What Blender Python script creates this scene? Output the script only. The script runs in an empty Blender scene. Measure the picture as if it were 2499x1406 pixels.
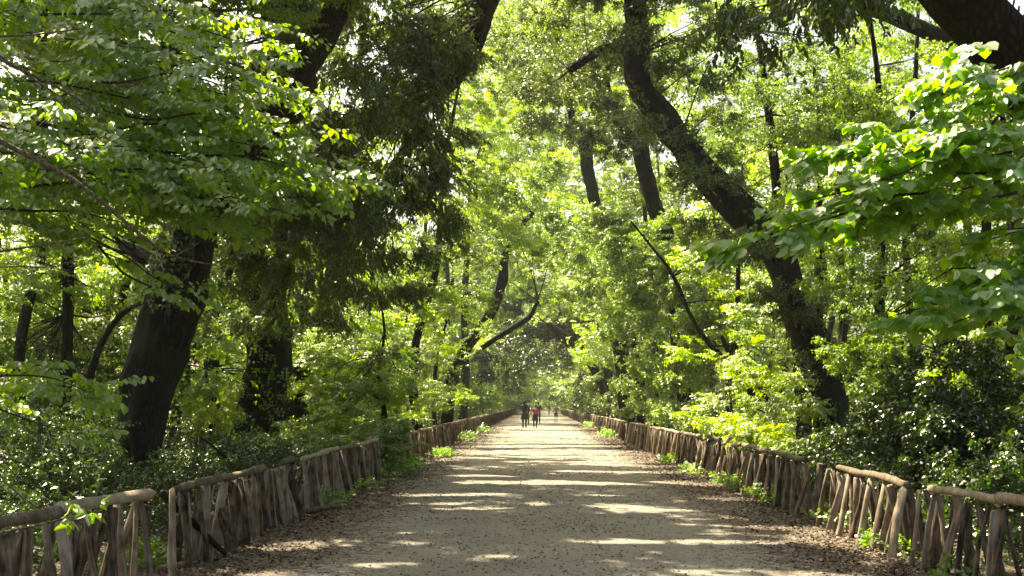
import bpy, math
import numpy as np

# ------------------------------------------------------------------ camera, light, exposure
sc = bpy.context.scene
F, VX, VY, EYE = 3000.0, 1310.0, 985.0, 1.62          # focal length in photo pixels, vanishing point, eye height
cam = bpy.data.cameras.new('camera')
cam_o = bpy.data.objects.new('camera', cam); sc.collection.objects.link(cam_o); sc.camera = cam_o
cam_o.location = (0, 0, EYE); cam_o.rotation_euler = (math.radians(90), 0, 0)
cam.sensor_width = 36.0; cam.lens = F / 2499 * 36
cam.shift_x = -(VX - 1249.5) / 2499; cam.shift_y = (VY - 703) / 2499
cam.clip_end = 2000; cam.clip_start = 0.1
EL, HX, HY = 52.0, -0.60, 0.80                        # sun: elevation, horizontal direction towards it
world = bpy.data.worlds.new("World"); sc.world = world; world.use_nodes = True
wn = world.node_tree.nodes; wl = world.node_tree.links
bg = wn['Background'] if 'Background' in wn else wn.new('ShaderNodeBackground')
sky = wn.new('ShaderNodeTexSky'); sky.sky_type = 'NISHITA'; sky.sun_disc = False
sky.sun_elevation = math.radians(EL); sky.sun_rotation = math.atan2(HX, HY)
sky.air_density = 1.0; sky.dust_density = 6.0; sky.ozone_density = 1.0
wl.new(sky.outputs[0], bg.inputs['Color']); bg.inputs['Strength'].default_value = 0.092
sun = bpy.data.lights.new('sun', 'SUN'); sun.energy = 5.0; sun.angle = math.radians(0.53); sun.color = (1.0, 0.92, 0.78)
sun_o = bpy.data.objects.new('sun', sun); sc.collection.objects.link(sun_o)
from mathutils import Vector
SV = np.array([HX * math.cos(math.radians(EL)), HY * math.cos(math.radians(EL)), math.sin(math.radians(EL))])
sun_o.rotation_euler = Vector(SV).to_track_quat('Z', 'Y').to_euler()
sc.view_settings.view_transform = 'Standard'; sc.view_settings.look = 'None'
sc.view_settings.exposure = 1.85; sc.view_settings.gamma = 1.0
sc.view_settings.use_white_balance = True; sc.view_settings.white_balance_temperature = 7300; sc.view_settings.white_balance_tint = 6
cy = sc.cycles
cy.max_bounces = 7; cy.diffuse_bounces = 5; cy.glossy_bounces = 2; cy.transmission_bounces = 4
cy.transparent_max_bounces = 4; cy.caustics_reflective = False; cy.caustics_refractive = False
cy.sample_clamp_indirect = 6.0; cy.use_denoising = True

# ------------------------------------------------------------------ helpers
C = sc.collection
def W(px, py, D):
    return np.array([(px - VX) * D / F, D, EYE - (py - VY) * D / F])

def hashf(i, j, k, s):
    n = (i * 374761393 + j * 668265263 + k * 2147483647 + s * 1274126177) & 0xffffffff
    n = ((n ^ (n >> 13)) * 1274126177) & 0xffffffff
    n = ((n ^ (n >> 16)) * 2246822519) & 0xffffffff
    return ((n ^ (n >> 15)) & 0xffffff) / float(0xffffff)

def noise(x, y, z=0.0, s=0):
    x, y, z = np.broadcast_arrays(np.asarray(x, float), np.asarray(y, float), np.asarray(z, float))
    xi, yi, zi = np.floor(x).astype(np.int64), np.floor(y).astype(np.int64), np.floor(z).astype(np.int64)
    fx, fy, fz = x - xi, y - yi, z - zi
    fx, fy, fz = [f * f * (3 - 2 * f) for f in (fx, fy, fz)]
    r = 0
    for a in (0, 1):
        for b in (0, 1):
            for c in (0, 1):
                r = r + hashf(xi + a, yi + b, zi + c, s) * (fx if a else 1 - fx) * (fy if b else 1 - fy) * (fz if c else 1 - fz)
    return r * 2 - 1

def mk_mesh(name, V, loops, starts, mat, fattr=None, smooth=False):
    me = bpy.data.meshes.new(name)
    V = np.asarray(V, np.float32)
    me.vertices.add(len(V)); me.vertices.foreach_set('co', V.ravel())
    me.loops.add(len(loops)); me.loops.foreach_set('vertex_index', np.asarray(loops, np.int32))
    me.polygons.add(len(starts)); me.polygons.foreach_set('loop_start', np.asarray(starts, np.int32))
    me.update(calc_edges=True)
    if smooth: me.polygons.foreach_set('use_smooth', np.ones(len(starts), bool))
    if fattr is not None:
        a = me.attributes.new('leafv', 'FLOAT', 'FACE'); a.data.foreach_set('value', np.asarray(fattr, np.float32))
    if mat is not None: me.materials.append(mat)
    return me

def link(name, me, parent=None, loc=(0, 0, 0), kind=None):
    o = bpy.data.objects.new(name, me); C.objects.link(o); o.location = loc
    if parent is not None: o.parent = parent
    if kind: o['kind'] = kind
    return o

def tag(o, label, cat, group=None, kind=None):
    o['label'] = label; o['category'] = cat
    if group: o['group'] = group
    if kind: o['kind'] = kind
    return o

def thing(name, label, cat, group=None, loc=(0, 0, 0)):
    o = bpy.data.objects.new(name, None); C.objects.link(o); o.location = loc; o.empty_display_size = .2
    return tag(o, label, cat, group)

class Geo:                                              # quads / n-gons collected into one mesh
    def __init__(s): s.V = []; s.L = []; s.n = 0; s.c = []
    def add(s, V, faces):
        V = np.asarray(V, float); s.V.append(V)
        for f in faces: s.L.extend([int(i) + s.n for i in f]); s.c.append(len(f))
        s.n += len(V)
    def add_np(s, V, F4):
        s.V.append(V); F4 = np.asarray(F4) + s.n
        s.L.extend(F4.ravel().tolist()); s.c.extend([F4.shape[1]] * len(F4)); s.n += len(V)
    def mesh(s, name, mat, smooth=True):
        st = np.concatenate([[0], np.cumsum(s.c)[:-1]])
        return mk_mesh(name, np.concatenate(s.V), s.L, st, mat, None, smooth)

def spline(P, R, step):
    P = np.asarray(P, float); R = np.asarray(R, float)
    if len(P) == 2: P = np.array([P[0], (P[0] + P[1]) / 2, P[1]]); R = np.array([R[0], (R[0] + R[1]) / 2, R[1]])
    Q = np.vstack([2 * P[0] - P[1], P, 2 * P[-1] - P[-2]])
    o, r = [], []
    for i in range(1, len(Q) - 2):
        n = max(2, int(np.linalg.norm(Q[i + 1] - Q[i]) / step))
        t = (np.arange(n) / n)[:, None]
        o.append(.5 * ((2 * Q[i]) + (-Q[i - 1] + Q[i + 1]) * t + (2 * Q[i - 1] - 5 * Q[i] + 4 * Q[i + 1] - Q[i + 2]) * t ** 2 + (-Q[i - 1] + 3 * Q[i] - 3 * Q[i + 1] + Q[i + 2]) * t ** 3))
        r.append(R[i - 1] + (R[i] - R[i - 1]) * t[:, 0])
    return np.vstack(o + [Q[-2][None]]), np.concatenate(r + [R[-1:]])

def tube(g, P, R, sides=8, step=.3, rough=0., seed=0, cap=False):
    P, R = spline(P, R, step)
    T = np.gradient(P, axis=0); T /= np.linalg.norm(T, axis=1)[:, None] + 1e-9
    ref = np.array([1., 0.13, 0.07]) if abs(T[0][0]) < .8 else np.array([0.05, 0.1, 1.])
    A = np.cross(T, ref); A /= np.linalg.norm(A, axis=1)[:, None] + 1e-9
    B = np.cross(T, A)
    th = np.arange(sides) / sides * 2 * np.pi
    rr = R[:, None] * np.ones(sides)
    if rough:
        c, s_ = np.cos(th), np.sin(th)
        t = np.arange(len(P)) * step
        n1 = noise(c[None] * 1.6 + 7, s_[None] * 1.6, t[:, None] * 1.1 / max(.3, R.max() * 1.6), seed)
        n2 = noise(c[None] * 4 + 3, s_[None] * 4, t[:, None] * 2.6, seed + 5)
        n3 = noise(c[None] * 7 + 3, s_[None] * 7, t[:, None] * 1.6, seed + 9)
        rr = rr * (1 + rough * (1.0 * n1 + .5 * n2 + .34 * n3))
    V = P[:, None, :] + rr[..., None] * (A[:, None] * np.cos(th)[None, :, None] + B[:, None] * np.sin(th)[None, :, None])
    V = V.reshape(-1, 3); n = len(P)
    i = np.arange(n - 1)[:, None] * sides; j = np.arange(sides)[None]; k = (j + 1) % sides
    Fq = np.stack([i + j, i + sides + j, i + sides + k, i + k], -1).reshape(-1, 4)
    b = g.n; g.add_np(V, Fq)
    if cap:
        g.L.extend([b + q for q in range(sides)]); g.c.append(sides)
        g.L.extend([b + (n - 1) * sides + q for q in range(sides)][::-1]); g.c.append(sides)

# ------------------------------------------------------------------ materials
def nodes(name):
    m = bpy.data.materials.new(name); m.use_nodes = True
    nt = m.node_tree; nt.nodes.clear()
    out = nt.nodes.new('ShaderNodeOutputMaterial')
    return m, nt, out, (lambda t, **k: [setattr(n := nt.nodes.new(t), a, b) for a, b in k.items()] and n or nt.nodes[-1])

def N(nt, t, **k):
    n = nt.nodes.new(t)
    for a, b in k.items():
        if a[0] == '_': n.inputs[int(a[1:])].default_value = b
        else: setattr(n, a, b)
    return n

def ramp(nt, fac, stops):
    r = nt.nodes.new('ShaderNodeValToRGB'); cr = r.color_ramp
    while len(cr.elements) < len(stops): cr.elements.new(.5)
    for e, (p, c) in zip(cr.elements, stops): e.position = p; e.color = (*c, 1)
    nt.links.new(fac, r.inputs[0]); return r.outputs[0]

def leaf_mat(name, d0, d1, t0, t1, trans=.45, gloss=.05, rough=.38, odd=None):
    m = bpy.data.materials.new(name); m.use_nodes = True; nt = m.node_tree; nt.nodes.clear(); L = nt.links
    out = nt.nodes.new('ShaderNodeOutputMaterial')
    at = N(nt, 'ShaderNodeAttribute', attribute_name='leafv')
    geo = N(nt, 'ShaderNodeNewGeometry')
    nz = N(nt, 'ShaderNodeTexNoise'); nz.inputs['Scale'].default_value = .55; nz.inputs['Detail'].default_value = 2
    L.new(geo.outputs['Position'], nz.inputs['Vector'])
    ad = N(nt, 'ShaderNodeMath', operation='MULTIPLY_ADD'); L.new(nz.outputs['Fac'], ad.inputs[0]); ad.inputs[1].default_value = .9; 
    mu = N(nt, 'ShaderNodeMath', operation='MULTIPLY_ADD'); L.new(at.outputs['Fac'], mu.inputs[0]); mu.inputs[1].default_value = .6; mu.inputs[2].default_value = -.25
    L.new(mu.outputs[0], ad.inputs[2])
    sd = [(0, d0), (.93, d1), (1., odd or d1)]; stt = [(0, t0), (.93, t1), (1., odd or t1)]
    cd = ramp(nt, ad.outputs[0], sd); ct = ramp(nt, ad.outputs[0], stt)
    df = N(nt, 'ShaderNodeBsdfDiffuse'); L.new(cd, df.inputs[0])
    tr = N(nt, 'ShaderNodeBsdfTranslucent'); L.new(ct, tr.inputs[0])
    mx = N(nt, 'ShaderNodeMixShader'); mx.inputs[0].default_value = trans; L.new(df.outputs[0], mx.inputs[1]); L.new(tr.outputs[0], mx.inputs[2])
    gl = N(nt, 'ShaderNodeBsdfGlossy'); gl.inputs['Roughness'].default_value = rough + .1; gl.inputs['Color'].default_value = (.95, .95, .82, 1)
    lw = N(nt, 'ShaderNodeFresnel'); lw.inputs[0].default_value = 1.4
    sc_ = N(nt, 'ShaderNodeMath', operation='MULTIPLY_ADD'); L.new(lw.outputs[0], sc_.inputs[0]); sc_.inputs[1].default_value = .2; sc_.inputs[2].default_value = gloss * .35
    m2 = N(nt, 'ShaderNodeMixShader'); L.new(sc_.outputs[0], m2.inputs[0]); L.new(mx.outputs[0], m2.inputs[1]); L.new(gl.outputs[0], m2.inputs[2])
    L.new(m2.outputs[0], out.inputs[0])
    return m

M = {}
M['holm'] = leaf_mat('holm_oak_leaf', (.030, .050, .014), (.075, .108, .026), (.08, .14, .008), (.25, .37, .02), .42, .04, .42, (.18, .10, .04))
M['holm_pale'] = leaf_mat('grey_green_leaf', (.055, .10, .022), (.13, .19, .045), (.15, .29, .012), (.38, .56, .03), .48, .045, .42)
M['maple'] = leaf_mat('bright_maple_leaf', (.048, .125, .006), (.12, .20, .012), (.26, .50, .004), (.58, .74, .015), .58, .02, .46)
M['mid'] = leaf_mat('mid_green_leaf', (.032, .088, .009), (.085, .15, .014), (.16, .36, .005), (.43, .60, .015), .54, .02, .46)
M['hornbeam'] = leaf_mat('hornbeam_leaf', (.055, .145, .02), (.11, .21, .026), (.17, .41, .008), (.48, .66, .015), .54, .022, .46)
M['linden'] = leaf_mat('linden_leaf', (.08, .20, .02), (.125, .26, .026), (.22, .50, .008), (.46, .68, .015), .58, .015, .5)
M['dark'] = leaf_mat('dark_glossy_leaf', (.012, .028, .006), (.034, .062, .012), (.04, .10, .005), (.13, .24, .010), .38, .04, .32)
M['ivy'] = leaf_mat('ivy_leaf', (.03, .05, .018), (.065, .095, .035), (.05, .09, .01), (.10, .15, .02), .25, .03, .5)
M['weed'] = leaf_mat('weed_leaf', (.06, .17, .008), (.13, .25, .016), (.20, .46, .008), (.42, .64, .02), .48, .02, .5)

def litter_mat():
    m = bpy.data.materials.new('dry_leaf'); m.use_nodes = True; nt = m.node_tree; L = nt.links
    b = nt.nodes['Principled BSDF']; b.inputs['Roughness'].default_value = .75
    at = N(nt, 'ShaderNodeAttribute', attribute_name='leafv')
    L.new(ramp(nt, at.outputs['Fac'], [(0, (.05, .032, .018)), (.4, (.12, .075, .042)), (.75, (.22, .15, .09)), (.93, (.34, .26, .17)), (1, (.45, .37, .26))]), b.inputs['Base Color'])
    return m
M['litter'] = litter_mat()

def bark_mat(name, c0, c1, moss, mossf, scale=6.):
    m = bpy.data.materials.new(name); m.use_nodes = True; nt = m.node_tree; L = nt.links
    b = nt.nodes['Principled BSDF']; b.inputs['Roughness'].default_value = .9; b.inputs['Specular IOR Level'].default_value = .2
    geo = N(nt, 'ShaderNodeNewGeometry'); mp = N(nt, 'ShaderNodeMapping'); mp.inputs['Scale'].default_value = (1, 1, .28)
    L.new(geo.outputs['Position'], mp.inputs[0])
    v = N(nt, 'ShaderNodeTexVoronoi', feature='DISTANCE_TO_EDGE'); v.inputs['Scale'].default_value = scale * 2.2; L.new(mp.outputs[0], v.inputs['Vector'])
    n = N(nt, 'ShaderNodeTexNoise'); n.inputs['Scale'].default_value = scale * 2; n.inputs['Detail'].default_value = 6; L.new(mp.outputs[0], n.inputs['Vector'])
    n2 = N(nt, 'ShaderNodeTexNoise'); n2.inputs['Scale'].default_value = .9; n2.inputs['Detail'].default_value = 5; L.new(geo.outputs['Position'], n2.inputs['Vector'])
    mul = N(nt, 'ShaderNodeMath', operation='MULTIPLY'); L.new(v.outputs[0], mul.inputs[0]); L.new(n.outputs['Fac'], mul.inputs[1])
    col = ramp(nt, mul.outputs[0], [(0, tuple(x * .45 for x in c0)), (.1, c0), (.45, c1)])
    mm = N(nt, 'ShaderNodeMix', data_type='RGBA'); L.new(ramp(nt, n2.outputs['Fac'], [(.42, (0, 0, 0)), (.62, (mossf,) * 3)]), mm.inputs[0]); L.new(col, mm.inputs[6]); mm.inputs[7].default_value = (*moss, 1)
    L.new(mm.outputs[2], b.inputs['Base Color'])
    bp = N(nt, 'ShaderNodeBump'); bp.inputs['Strength'].default_value = .9; bp.inputs['Distance'].default_value = .08; L.new(mul.outputs[0], bp.inputs['Height']); L.new(bp.outputs[0], b.inputs['Normal'])
    return m
M['bark'] = bark_mat('oak_bark', (.022, .018, .014), (.075, .063, .047), (.026, .038, .010), .7)
M['bark_pale'] = bark_mat('grey_bark', (.08, .075, .06), (.17, .16, .125), (.06, .08, .03), .5, 4.)
M['twig'] = bark_mat('twig_bark', (.05, .038, .028), (.11, .085, .06), (.05, .06, .02), .3, 9.)
M['twig_pale'] = bark_mat('pale_twig_bark', (.13, .10, .075), (.26, .20, .15), (.1, .1, .05), .2, 12.)

def wood_mat(name, warm):
    m = bpy.data.materials.new(name); m.use_nodes = True; nt = m.node_tree; L = nt.links
    b = nt.nodes['Principled BSDF']; b.inputs['Roughness'].default_value = .85; b.inputs['Specular IOR Level'].default_value = .25
    tc = N(nt, 'ShaderNodeTexCoord'); oi = N(nt, 'ShaderNodeObjectInfo')
    ad = N(nt, 'ShaderNodeVectorMath', operation='ADD'); L.new(tc.outputs['Object'], ad.inputs[0])
    cmb = N(nt, 'ShaderNodeCombineXYZ'); s = N(nt, 'ShaderNodeMath', operation='MULTIPLY'); s.inputs[1].default_value = 31.; L.new(oi.outputs['Random'], s.inputs[0])
    for i in range(3): L.new(s.outputs[0], cmb.inputs[i])
    L.new(cmb.outputs[0], ad.inputs[1])
    mp = N(nt, 'ShaderNodeMapping'); mp.inputs['Scale'].default_value = (1, 1, .12); L.new(ad.outputs[0], mp.inputs[0])
    n = N(nt, 'ShaderNodeTexNoise'); n.inputs['Scale'].default_value = 45; n.inputs['Detail'].default_value = 5; L.new(mp.outputs[0], n.inputs['Vector'])
    n2 = N(nt, 'ShaderNodeTexNoise'); n2.inputs['Scale'].default_value = 7; n2.inputs['Detail'].default_value = 4; L.new(ad.outputs[0], n2.inputs['Vector'])
    k = N(nt, 'ShaderNodeMath', operation='MULTIPLY_ADD'); L.new(n2.outputs['Fac'], k.inputs[0]); k.inputs[1].default_value = .7
    k2 = N(nt, 'ShaderNodeMath', operation='MULTIPLY_ADD'); L.new(n.outputs['Fac'], k2.inputs[0]); k2.inputs[1].default_value = .7; k2.inputs[2].default_value = -.42
    L.new(k2.outputs[0], k.inputs[2])
    k3 = N(nt, 'ShaderNodeMath', operation='MULTIPLY_ADD'); L.new(oi.outputs['Random'], k3.inputs[0]); k3.inputs[1].default_value = .46; L.new(k.outputs[0], k3.inputs[2])
    st = [(.22, (.028, .02, .013)), (.42, (.13, .092, .057)), (.65, (.28, .21, .14)), (.92, (.47, .38, .27))] if warm else [(.14, (.05, .04, .028)), (.4, (.16, .12, .075)), (.65, (.33, .26, .17)), (.9, (.5, .42, .29))]
    L.new(ramp(nt, k3.outputs[0], st), b.inputs['Base Color'])
    bp = N(nt, 'ShaderNodeBump'); bp.inputs['Strength'].default_value = .8; bp.inputs['Distance'].default_value = .015; L.new(k.outputs[0], bp.inputs['Height']); L.new(bp.outputs[0], b.inputs['Normal'])
    return m
M['pale'] = wood_mat('split_chestnut_wood', True)
M['rail'] = wood_mat('bark_covered_rail', False)

def path_mat():
    m = bpy.data.materials.new('gravel_path'); m.use_nodes = True; nt = m.node_tree; L = nt.links
    b = nt.nodes['Principled BSDF']; b.inputs['Roughness'].default_value = .8; b.inputs['Specular IOR Level'].default_value = .3
    geo = N(nt, 'ShaderNodeNewGeometry')
    def nz(s, d=4, vec=None):
        n = N(nt, 'ShaderNodeTexNoise'); n.inputs['Scale'].default_value = s; n.inputs['Detail'].default_value = d; L.new(vec or geo.outputs['Position'], n.inputs['Vector']); return n.outputs['Fac']
    base = ramp(nt, nz(.7, 5), [(.3, (.31, .278, .21)), (.7, (.43, .39, .305))])
    fine = nz(60, 3); v = N(nt, 'ShaderNodeTexVoronoi'); v.inputs['Scale'].default_value = 38; L.new(geo.outputs['Position'], v.inputs['Vector'])
    g = N(nt, 'ShaderNodeMix', data_type='RGBA', blend_type='MULTIPLY'); g.inputs[0].default_value = 1; L.new(base, g.inputs[6])
    L.new(ramp(nt, fine, [(.3, (.62, .6, .56)), (.55, (1, 1, 1)), (.8, (1.25, 1.25, 1.22))]), g.inputs[7])
    peb = N(nt, 'ShaderNodeMix', data_type='RGBA', blend_type='MULTIPLY'); peb.inputs[0].default_value = .8; L.new(g.outputs[2], peb.inputs[6])
    L.new(ramp(nt, v.outputs['Color'], [(0, (.55, .48, .4)), (.25, (.9, .88, .85)), (.8, (1.1, 1.1, 1.08))]), peb.inputs[7])
    # fragments of dry leaves trodden in, denser towards the verges
    sx = N(nt, 'ShaderNodeSeparateXYZ'); L.new(geo.outputs['Position'], sx.inputs[0])
    a = N(nt, 'ShaderNodeMath', operation='ABSOLUTE'); o_ = N(nt, 'ShaderNodeMath', operation='SUBTRACT'); o_.inputs[1].default_value = .2; L.new(sx.outputs[0], o_.inputs[0]); L.new(o_.outputs[0], a.inputs[0])
    mr = N(nt, 'ShaderNodeMapRange'); mr.inputs[1].default_value = 1.6; mr.inputs[2].default_value = 3.4; mr.inputs[3].default_value = -.12; mr.inputs[4].default_value = .3; L.new(a.outputs[0], mr.inputs[0])
    s1 = N(nt, 'ShaderNodeMath', operation='ADD'); L.new(nz(9, 5), s1.inputs[0]); L.new(mr.outputs[0], s1.inputs[1])
    s2 = N(nt, 'ShaderNodeMath', operation='MULTIPLY_ADD'); L.new(nz(.9, 3), s2.inputs[0]); s2.inputs[1].default_value = .35; L.new(s1.outputs[0], s2.inputs[2])
    s3 = N(nt, 'ShaderNodeMath', operation='MULTIPLY_ADD'); L.new(nz(34, 2), s3.inputs[0]); s3.inputs[1].default_value = .5; L.new(s2.outputs[0], s3.inputs[2])
    fin = N(nt, 'ShaderNodeMix', data_type='RGBA'); L.new(ramp(nt, s3.outputs[0], [(.93, (0, 0, 0)), (1.0, (.85,) * 3)]), fin.inputs[0]); L.new(peb.outputs[2], fin.inputs[6])
    L.new(ramp(nt, nz(25, 2), [(.3, (.075, .05, .03)), (.7, (.2, .145, .09))]), fin.inputs[7])
    L.new(fin.outputs[2], b.inputs['Base Color'])
    bp = N(nt, 'ShaderNodeBump'); bp.inputs['Strength'].default_value = .9; bp.inputs['Distance'].default_value = .03; L.new(fine, bp.inputs['Height']); L.new(bp.outputs[0], b.inputs['Normal'])
    return m
def soil_mat():
    m = bpy.data.materials.new('forest_soil'); m.use_nodes = True; nt = m.node_tree; L = nt.links
    b = nt.nodes['Principled BSDF']; b.inputs['Roughness'].default_value = .95
    geo = N(nt, 'ShaderNodeNewGeometry'); n = N(nt, 'ShaderNodeTexNoise'); n.inputs['Scale'].default_value = 14; n.inputs['Detail'].default_value = 8; L.new(geo.outputs['Position'], n.inputs['Vector'])
    L.new(ramp(nt, n.outputs['Fac'], [(.3, (.035, .025, .015)), (.5, (.10, .07, .042)), (.65, (.16, .115, .07)), (.8, (.06, .07, .025))]), b.inputs['Base Color'])
    bp = N(nt, 'ShaderNodeBump'); bp.inputs['Distance'].default_value = .05; L.new(n.outputs['Fac'], bp.inputs['Height']); L.new(bp.outputs[0], b.inputs['Normal'])
    return m
M['path'] = path_mat(); M['soil'] = soil_mat()
def plain(name, col, rough=.8):
    m = bpy.data.materials.new(name); m.use_nodes = True; nt = m.node_tree; b = nt.nodes['Principled BSDF']
    n = N(nt, 'ShaderNodeTexNoise'); n.inputs['Scale'].default_value = 9
    nt.links.new(ramp(nt, n.outputs['Fac'], [(.3, tuple(c * .8 for c in col)), (.7, tuple(c * 1.15 for c in col))]), b.inputs['Base Color'])
    b.inputs['Roughness'].default_value = rough; return m

# ------------------------------------------------------------------ where the sun comes through the canopy (ground coordinates)
K = 1 / math.tan(math.radians(EL))
def gproj(p):
    return p[:, 0] - HX * K * p[:, 2], p[:, 1] - HY * K * p[:, 2]
PATCH = [  # x0, x1, y at x0, y at x1, half depth
    (-1.8, 5.2, 24.8, 24.4, .42), (1.5, 3.2, 31.8, 31.4, .5), (-3.2, 3.7, 39.8, 40.2, 1.5), (-3, 3.5, 36.2, 36.6, .6), (-2.8, 3.7, 55, 56, 3.0),
    (.5, 3.3, 14.1, 14.0, .17), (1.8, 3.6, 16.3, 15.6, .17), (2.9, 4.9, 14.6, 13.4, .8), (3.6, 5, 15.2, 14.6, 1.0), (1.7, 2.7, 18.3, 18.3, .14), (-1.6, -1.0, 15.1, 15.1, .09), (-.7, -.5, 15.1, 15.1, .08),
    (-2.0, -1.0, 12.15, 12.15, .10), (-2.4, -.6, 21.3, 21.5, .26), (-2, 0, 27.0, 27, .3), (-3.4, -2.5, 13.6, 13.6, .2), (-3.9, -3.1, 10.0, 10.0, .35), (.8, 1.5, 21.2, 21.2, .12), (.6, 1.1, 12.3, 12.4, .09), (3.5, 4.6, 22.5, 22, .8), (3.4, 4.4, 28, 28, 1.), (-2.7, -.2, 18.5, 18.5, .13),
    (-3, 3.4, 45.5, 46, .8), (-3, 3.2, 49.5, 49.5, .6), (-1, 3.6, 33.5, 33.2, .3), (.3, 3.6, 28.9, 28.5, .25)]
def lit(gx, gy):
    r = np.zeros(len(gx), bool)
    j = .5 * noise(gx * .8, gy * .35, 0, 3)
    for x0, x1, y0, y1, h in PATCH:
        t = np.clip((gx - x0) / (x1 - x0), 0, 1)
        taper = np.clip(np.minimum((gx - x0 + .25), (x1 + .25 - gx)) * 1.6, 0, 1)
        n = noise(gx * 3.1, gy * 3.1, 0, 8)
        r |= np.abs(gy - (y0 + (y1 - y0) * t) + j * h) < (h * 1.3 + .08) * taper * (1 + .35 * n)
    on = (gx > -4.5) & (gx < 4.6)
    r |= on & (gy > 58) & (noise(gx * .12, gy * .30, 0, 11) + .3 * noise(gx * .5, gy * 1.2, 0, 12) > -.05)
    r |= (gx >= 4.6) & (gy > 27) & (noise(gx * .33, gy * .33, 0, 21) + .5 * noise(gx, gy, 0, 22) > -.32)
    r |= (gx >= 4.6) & (gy > 8.5) & (gy <= 27) & (noise(gx * .5, gy * .5, 0, 23) + .5 * noise(gx * 1.6, gy * 1.6, 0, 24) > .46)
    r |= (gx <= -4.5) & (gy > 24) & (noise(gx * .3, gy * .3, 0, 25) + .5 * noise(gx * 1.1, gy * 1.1, 0, 26) > .02)
    r |= (gx <= -4.5) & (gy <= 24) & (noise(gx * .5, gy * .5, 0, 27) + .5 * noise(gx * 1.6, gy * 1.6, 0, 28) > .5)
    r |= (gy <= 9.0) & (gx > -9) & (noise(gx * .55, gy * .55, 0, 29) + .5 * noise(gx * 1.8, gy * 1.8, 0, 30) > np.where(gx < 2.5, .42, .2))
    return r
def cull(p, mode=True):
    """True for leaves to keep"""
    x, y, z = p.T
    clear = ~((x > -4.05) & (x < 4.35) & (z < .98) & (y > 10) & ~((x < 0) & (y > 26.4) & (y < 29.2)))   # nothing grows through the fences
    if mode == 'fence': return clear
    if mode == 'lib':
        gx, gy = gproj(p); return ~((z > 7) & (noise(gx * .3, gy * .3, 0, 61) + .5 * noise(gx * 1.1, gy * 1.1, 0, 62) > .0))
    gx, gy = gproj(p)
    x, y, z = p.T
    keep = clear.copy()
    l = lit(gx, gy)
    path = ((gx > -4.5) & (gx < 4.9)) | ((gy < 9.0) & (z > 5.8))
    keep &= ~(l & path & (z > 1.4) & (y < 400))
    if mode != 'path': keep &= ~(l & ~path & (z > 7.5) & (y < 82) & ~((gx > 4.6) & (x > 4.2) & (z < 14)))
    # the avenue itself stays open
    keep &= ~((x > -3.3) & (x < 3.7) & (z < 6.4 * np.sqrt(np.clip(1 - (np.abs(x - .2) / 3.6) ** 2, 0, 1)) + .02) & (y > 14))
    return keep

# ------------------------------------------------------------------ leaves
OUT = {'quad': None,
       'ovate': [(.12, .22), (.42, .34), (.78, .2)],
       'cord': [(-.07, .26), (.18, .50), (.55, .46), (.85, .17)],
       'ivy': [(-.05, .3), (.12, .55), (.35, .28), (.6, .22)],
       'lance': [(.3, .2), (.7, .16)]}
def leaves_mesh(name, p, d, n, L, col, mat, shape='quad', wr=.5, fold=.25, curl=.18, do_cull=True, rng=None):
    if do_cull:
        k = cull(p, do_cull); p, d, n, L, col = p[k], d[k], n[k], L[k], col[k]
    if len(p) == 0: return None
    n = n - d * (n * d).sum(1)[:, None]; n /= np.linalg.norm(n, axis=1)[:, None] + 1e-9
    w = np.cross(n, d); L3 = L[:, None]
    def pt(u, v):
        return p + d * L3 * u + w * L3 * v + n * L3 * (fold * abs(v) - curl * u * u)
    if OUT[shape] is None:
        V = np.stack([pt(0, 0), pt(.48, wr / 2), pt(1, 0), pt(.45, -wr / 2)], 1).reshape(-1, 3)
        m = len(p); loops = np.arange(m * 4); starts = np.arange(m) * 4
        return mk_mesh(name, V, loops, starts, mat, col)
    o = OUT[shape]; h = len(o); nv = 2 * h + 2
    V = np.stack([pt(0, 0), pt(1, 0)] + [pt(u, v) for u, v in o] + [pt(u, -v) for u, v in o], 1).reshape(-1, 3)
    f1 = [0] + [2 + i for i in range(h)] + [1]; f2 = [0, 1] + [2 + h + i for i in reversed(range(h))]
    base = (np.arange(len(p)) * nv)[:, None]
    loops = np.concatenate([base + np.array(f1)[None], base + np.array(f2)[None]], 1).ravel()
    starts = np.arange(len(p) * 2) * len(f1)
    return mk_mesh(name, V, loops, starts, mat, np.repeat(col, 2))

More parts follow.
